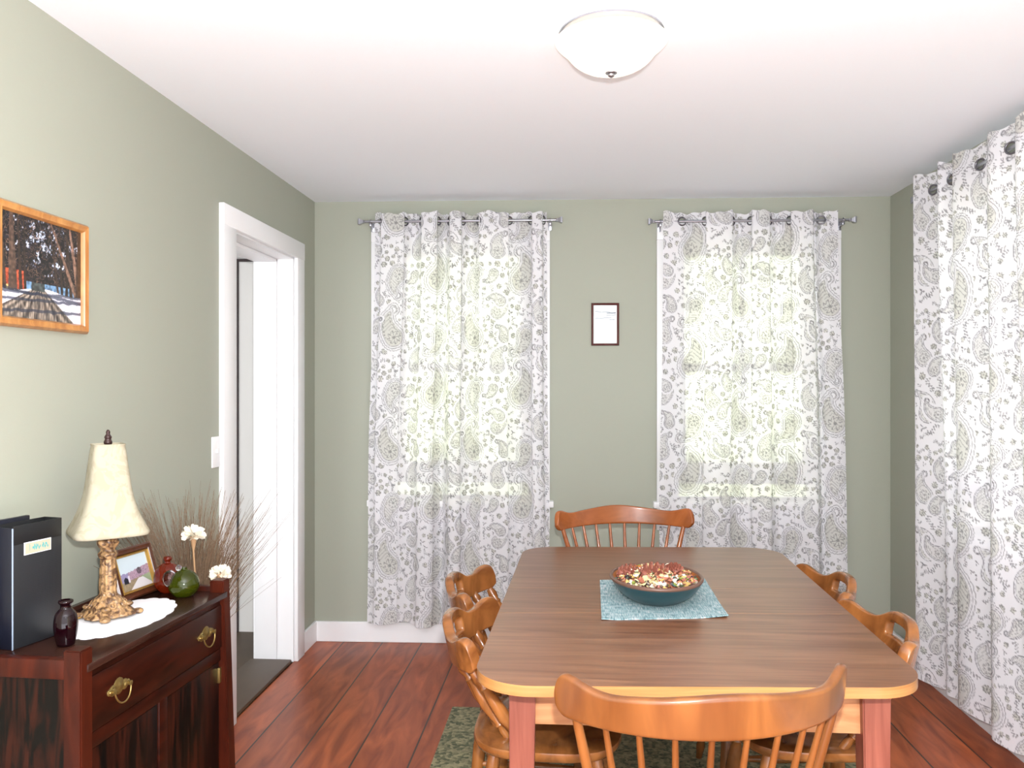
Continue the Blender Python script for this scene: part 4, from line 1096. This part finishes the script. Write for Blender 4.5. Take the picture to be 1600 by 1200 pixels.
bf = obj('folder', bm, M_navy, None); bf.location = FA + fy_ * 0.0565; bf.rotation_euler = (0, 0, math.atan2(fx.y, fx.x)); tag(bf, 'dark navy folder standing between the black file holder and the wall', 'folder')

# tabletop photo frame
fw_, fh_ = 0.182, 0.150
fx2 = V(0.16, 0.987, 0).normalized(); out = V(fx2.y, -fx2.x, 0); lean = math.radians(17)
upv = (V(0, 0, 1) * math.cos(lean) - out * math.sin(lean)); nrm = (out * math.cos(lean) + V(0, 0, 1) * math.sin(lean))
fb = V(-1.276, 2.352, ZC + 0.0015)
pf = thing('photo_frame', 'small dark and gold frame with a house and road photo, leaning behind the lamp', 'photo frame', tuple(fb))
MF = rotm((fx2, upv, nrm), upv * (fh_ / 2))
bm = nb(); frame4(bm, fw_, fh_, 0.020, 0.014, MF); o_ = obj('frame', bm, plain('tortoise_frame', rgb(74, 38, 22), 0.3, var=0.7, vscale=70), pf, 40)
bm = nb(); frame4(bm, fw_ - 0.036, fh_ - 0.036, 0.008, 0.012, MF); obj('inner_lip', bm, M_goldf, pf, 40)
bm = nb(); bx(bm, (-fw_ / 2 + 0.002, -fh_ / 2 + 0.002, -0.006), (fw_ / 2 - 0.002, fh_ / 2 - 0.002, 0.001), 0.001, MF); obj('backing', bm, M_navy, pf)
bm = nb(); tube(bm, [upv * 0.095 - nrm * 0.006, -out * 0.062 + V(0, 0, 0.002)], 0.004, 6); obj('easel_strut', bm, M_navy, pf)
def house_art():
    h, w = 90, 110
    Y, X = np.meshgrid(np.linspace(0, 1, h), np.linspace(0, 1, w), indexing='ij')
    n1 = vnoise(h, w, (24, 30), 21); n2 = vnoise(h, w, (50, 60), 22)
    img = np.ones((h, w, 3)) * np.array([0.88, 0.94, 0.98])
    hill = Y < 0.52 + 0.20 * np.clip(X - 0.35, 0, 1) + 0.05 * (n1 - .5)
    img[hill] = np.stack([0.60 + 0.25 * n2[hill], 0.50 + 0.2 * n2[hill], 0.58 + 0.2 * n2[hill]], -1)
    img[hill & (X < 0.3)] = np.array([0.62, 0.58, 0.74])
    tr = (np.hypot((X - 0.66) * 1.3, Y - 0.50) < 0.10) & (n2 > 0.35); img[tr] = np.array([0.34, 0.28, 0.32])
    gr = Y < 0.26 + 0.10 * X; img[gr] = np.stack([0.58 + 0.12 * n1[gr], 0.52 + 0.1 * n1[gr], 0.42 + 0.08 * n1[gr]], -1)
    img[gr & (X > 0.7)] = np.array([0.66, 0.72, 0.58])
    rd = (X > 0.26 + 1.1 * (Y - 0.0)) & (X < 0.98 - 1.1 * Y + 0.08) & (Y < 0.30); img[rd] = np.array([0.93, 0.91, 0.92])
    hs_ = (X > 0.13) & (X < 0.27) & (Y > 0.22) & (Y < 0.42 - 1.0 * np.abs(X - 0.2)); img[hs_] = np.array([0.10, 0.12, 0.17])
    wh = (X > 0.27) & (X < 0.33) & (Y > 0.24) & (Y < 0.43); img[wh] = np.array([0.92, 0.88, 0.94])
    return img
picture('photo', house_art() * 0.84, fw_ - 0.048, fh_ - 0.048, MF @ Matrix.Translation((0, 0, 0.0035)), M_pap, pf)

# glass ornaments
go = thing('glass_ornament', 'round green glass ornament with a clear stopper side, on the far end of the chest', 'ornament', (-1.150, 2.372, ZC + 0.0005))
bm = nb(); lathe(bm, [(0.0, 0.0), (0.020, 0.0)] + smoothprof([(0.028, 0.004), (0.042, 0.022), (0.0435, 0.042), (0.034, 0.064), (0.018, 0.076), (0.010, 0.080), (0.009, 0.086)], 5) + [(0.0, 0.087)], 32); obj('body', bm, M_gglass, go, 60)
bm = nb(); sphere(bm, (-0.034, -0.020, 0.056), 0.020, None, 3, (1, 1, 1.25)); sphere(bm, (-0.012, -0.010, 0.086), 0.009, None, 2); c_ = obj('stopper', bm, M_cglass, go, 60); c_['label'] = 'clear glass lobes'
ro = thing('glass_ornament', 'amber red glass ornament behind the round green one on the chest', 'ornament', (-1.222, 2.415, ZC + 0.0005))
bm = nb(); lathe(bm, [(0.0, 0.0), (0.018, 0.0)] + smoothprof([(0.025, 0.004), (0.038, 0.024), (0.040, 0.046), (0.034, 0.070), (0.020, 0.084), (0.011, 0.089)], 5) + [(0.0, 0.090)], 32); obj('body', bm, M_rglass, ro, 60)
bm = nb(); lathe(bm, smoothprof([(0.009, 0.088), (0.008, 0.094), (0.013, 0.100), (0.010, 0.108)], 4) + [(0.0, 0.109)], 20); obj('stopper', bm, M_rglass, ro, 60)

# dried grass in a floor vase beyond the chest
VC = (-1.250, 2.640)
vs_ = obj('floor_vase', (lambda b: (lathe(b, [(0.0, 0.0), (0.075, 0.0)] + smoothprof([(0.08, 0.005), (0.105, 0.15), (0.10, 0.32), (0.07, 0.46), (0.06, 0.52), (0.07, 0.55)], 4) + [(0.06, 0.55), (0.05, 0.50), (0.0, 0.45)], 32), b)[1])(nb()), M_pot, None, 60)
vs_.location = (VC[0], VC[1], 0); tag(vs_, 'brown floor vase of dried grass between the chest and the doorway', 'vase')
bm = nb(); r_ = random.Random(9)
for k in range(760):
    a = r_.uniform(0, 2 * PI); rr = 0.045 * math.sqrt(r_.random()); b0 = V(rr * math.cos(a), rr * math.sin(a), 0.455 + r_.random() * 0.05)
    sp = r_.gauss(0, 0.13); spy = r_.gauss(0.02, 0.17); H_l = r_.uniform(0.33, 0.60) - 0.5 * abs(spy) * r_.random()
    ex = max(-0.155, min(0.24, sp))
    if spy < -0.06: ex = -0.105 - 0.05 * r_.random()
    spy = max(spy, -0.30); tip = V(ex, spy, 0.50 + H_l)
    m1_ = b0.lerp(tip, 0.5) + V(-ex * 0.2, -spy * 0.2, 0.03); pts = []
    for i in range(8):
        t = i / 7; q = b0 * (1 - t) ** 2 + m1_ * 2 * t * (1 - t) + tip * t * t
        pts.append(q + V(0.006 * math.sin(t * 9 + k), 0.006 * math.cos(t * 7 + k), 0) * t)
    r0_ = r_.uniform(0.0008, 0.0017); tube(bm, pts, lambda t, r0_=r0_: r0_ * (1 - 0.7 * t), 4, False)
    if r_.random() < 0.6 and spy > 0.0:      # side twig
        q = pts[4]; tube(bm, [q, q + V(r_.uniform(-.02, .02), r_.uniform(-.03, .05), 0.05), q + V(r_.uniform(-.03, .03), r_.uniform(-.05, .09), 0.08)], 0.0006, 4, False)
gr = obj('dried_grass', bm, M_grass, None, 60); gr.location = (VC[0], VC[1], 0); tag(gr, 'wispy brown dried grass behind the chest beside the doorway', 'dried grass', kind='stuff')
def dried_flower(label, head, base, r, seed):
    t = thing('dried_flower', label, 'flower', tuple(base), 0, 'dried white flowers'); h = V(*head) - V(*base); q = random.Random(seed)
    bm = nb(); tube(bm, [V(0, 0, 0), h * 0.5 + V(0.01, 0.005, 0), h * 0.9, h], lambda t: 0.003 + 0.009 * max(0, (t - 0.8) / 0.2), 8); obj('stem', bm, M_stem, t, 60)
    bm = nb()
    for k in range(70):
        a = q.random() * 2 * PI; e = math.acos(1 - 1.25 * q.random()); d_ = V(math.sin(e) * math.cos(a), math.sin(e) * math.sin(a), math.cos(e))
        B = frame_z(h + d_ * r * 0.35, h + d_ * r) @ Matrix.Rotation(q.random() * 6, 4, 'Z'); L_ = r * q.uniform(0.55, 0.75); w = r * 0.22
        P_ = [B @ V(x * w, y * 0.25 * w, z * L_) for x, y, z in ((-0.3, 0, 0), (0.3, 0, 0), (1, 0.6, 0.6), (0.5, 1.5, 1.0), (-0.5, 1.5, 1.0), (-1, 0.6, 0.6))]
        v_ = [bm.verts.new(p) for p in P_]; bm.faces.new((v_[0], v_[1], v_[2], v_[5])); bm.faces.new((v_[5], v_[2], v_[3], v_[4]))
    obj('bloom', bm, M_petal, t, 60)
dried_flower('taller white dried flower standing up in the brown grass', (-1.203, 2.545, 0.945), (-1.245, 2.635, 0.47), 0.038, 1)
dried_flower('lower white dried flower just above the chest corner post', (-1.112, 2.535, 0.826), (-1.245, 2.640, 0.47), 0.034, 2)

# ------------------------------------------------------------------ outdoors
bm = nb(); bx(bm, (-14, 4.9, -0.75), (16, 30, -0.6)); bx(bm, (1.95, -6, -0.75), (16, 4.9, -0.6)); lw = struct('lawn', bm, plain('lawn_green', rgb(205, 212, 175), 0.9, var=0.25, vscale=3))
bm = nb(); bx(bm, (-7, -9, -0.1), (7, YB, -0.02)); struct('floor_bounce_slab', bm, plain('pale_bounce', rgb(212, 214, 220), 0.8))  # unseen pale slab behind the camera, added to bounce sun onto the ceiling
bm = nb(); r_ = random.Random(4)
for k in range(64):
    x = -9 + (k % 32) * 0.6 + r_.uniform(-.3, .3); y = 12.5 + r_.uniform(-1, 1.2); z = r_.uniform(0.1, 5.2); rad = r_.uniform(1.0, 1.9)
    t = bmesh.new(); bmesh.ops.create_icosphere(t, subdivisions=3, radius=rad)
    for v in t.verts: v.co = v.co * r_.uniform(0.85, 1.12) + V(x, y, z)
    add(bm, t)
fo = obj('foliage', bm, plain('leaf_green', rgb(196, 202, 172), 0.8, var=0.3, vscale=6), None, 0); tag(fo, 'sunlit pale green bushes outside, seen through the sheer curtains', 'bushes', kind='stuff')

# ------------------------------------------------------------------ light and camera
w = bpy.data.worlds.new('daylight'); SC.world = w; w.use_nodes = True
w.node_tree.nodes['Background'].inputs['Color'].default_value = (0.93, 0.96, 1.0, 1)
w.node_tree.nodes['Background'].inputs['Strength'].default_value = 2.5
sd = bpy.data.lights.new('sun', 'SUN'); sd.energy = 15.0; sd.angle = 0.02; so_ = link('sun', sd); so_.rotation_euler = Vector((0.62, 0.30, -0.72)).to_track_quat('-Z', 'Y').to_euler()
fd = bpy.data.lights.new('flash', 'POINT'); fd.energy = 215; fd.shadow_soft_size = 0.022; fo_ = link('flash', fd, None, (0.02, 0.02, 1.56))

cd = bpy.data.cameras.new('camera'); cam = link('camera', cd)
cd.sensor_fit = 'HORIZONTAL'; cd.sensor_width = 36.0; cd.lens = 36.0 * 1290 / 1600; cd.clip_start = 0.05
cam.location = (0, 0, 1.43); cam.rotation_euler = (PI / 2, 0, math.radians(4.2))
SC.camera = cam
SC.view_settings.view_transform = 'Standard'; SC.view_settings.look = 'None'; SC.view_settings.gamma = 1.0; SC.view_settings.use_curve_mapping = False
SC.view_settings.exposure = 0.33
SC.cycles.max_bounces = 8; SC.cycles.transparent_max_bounces = 16
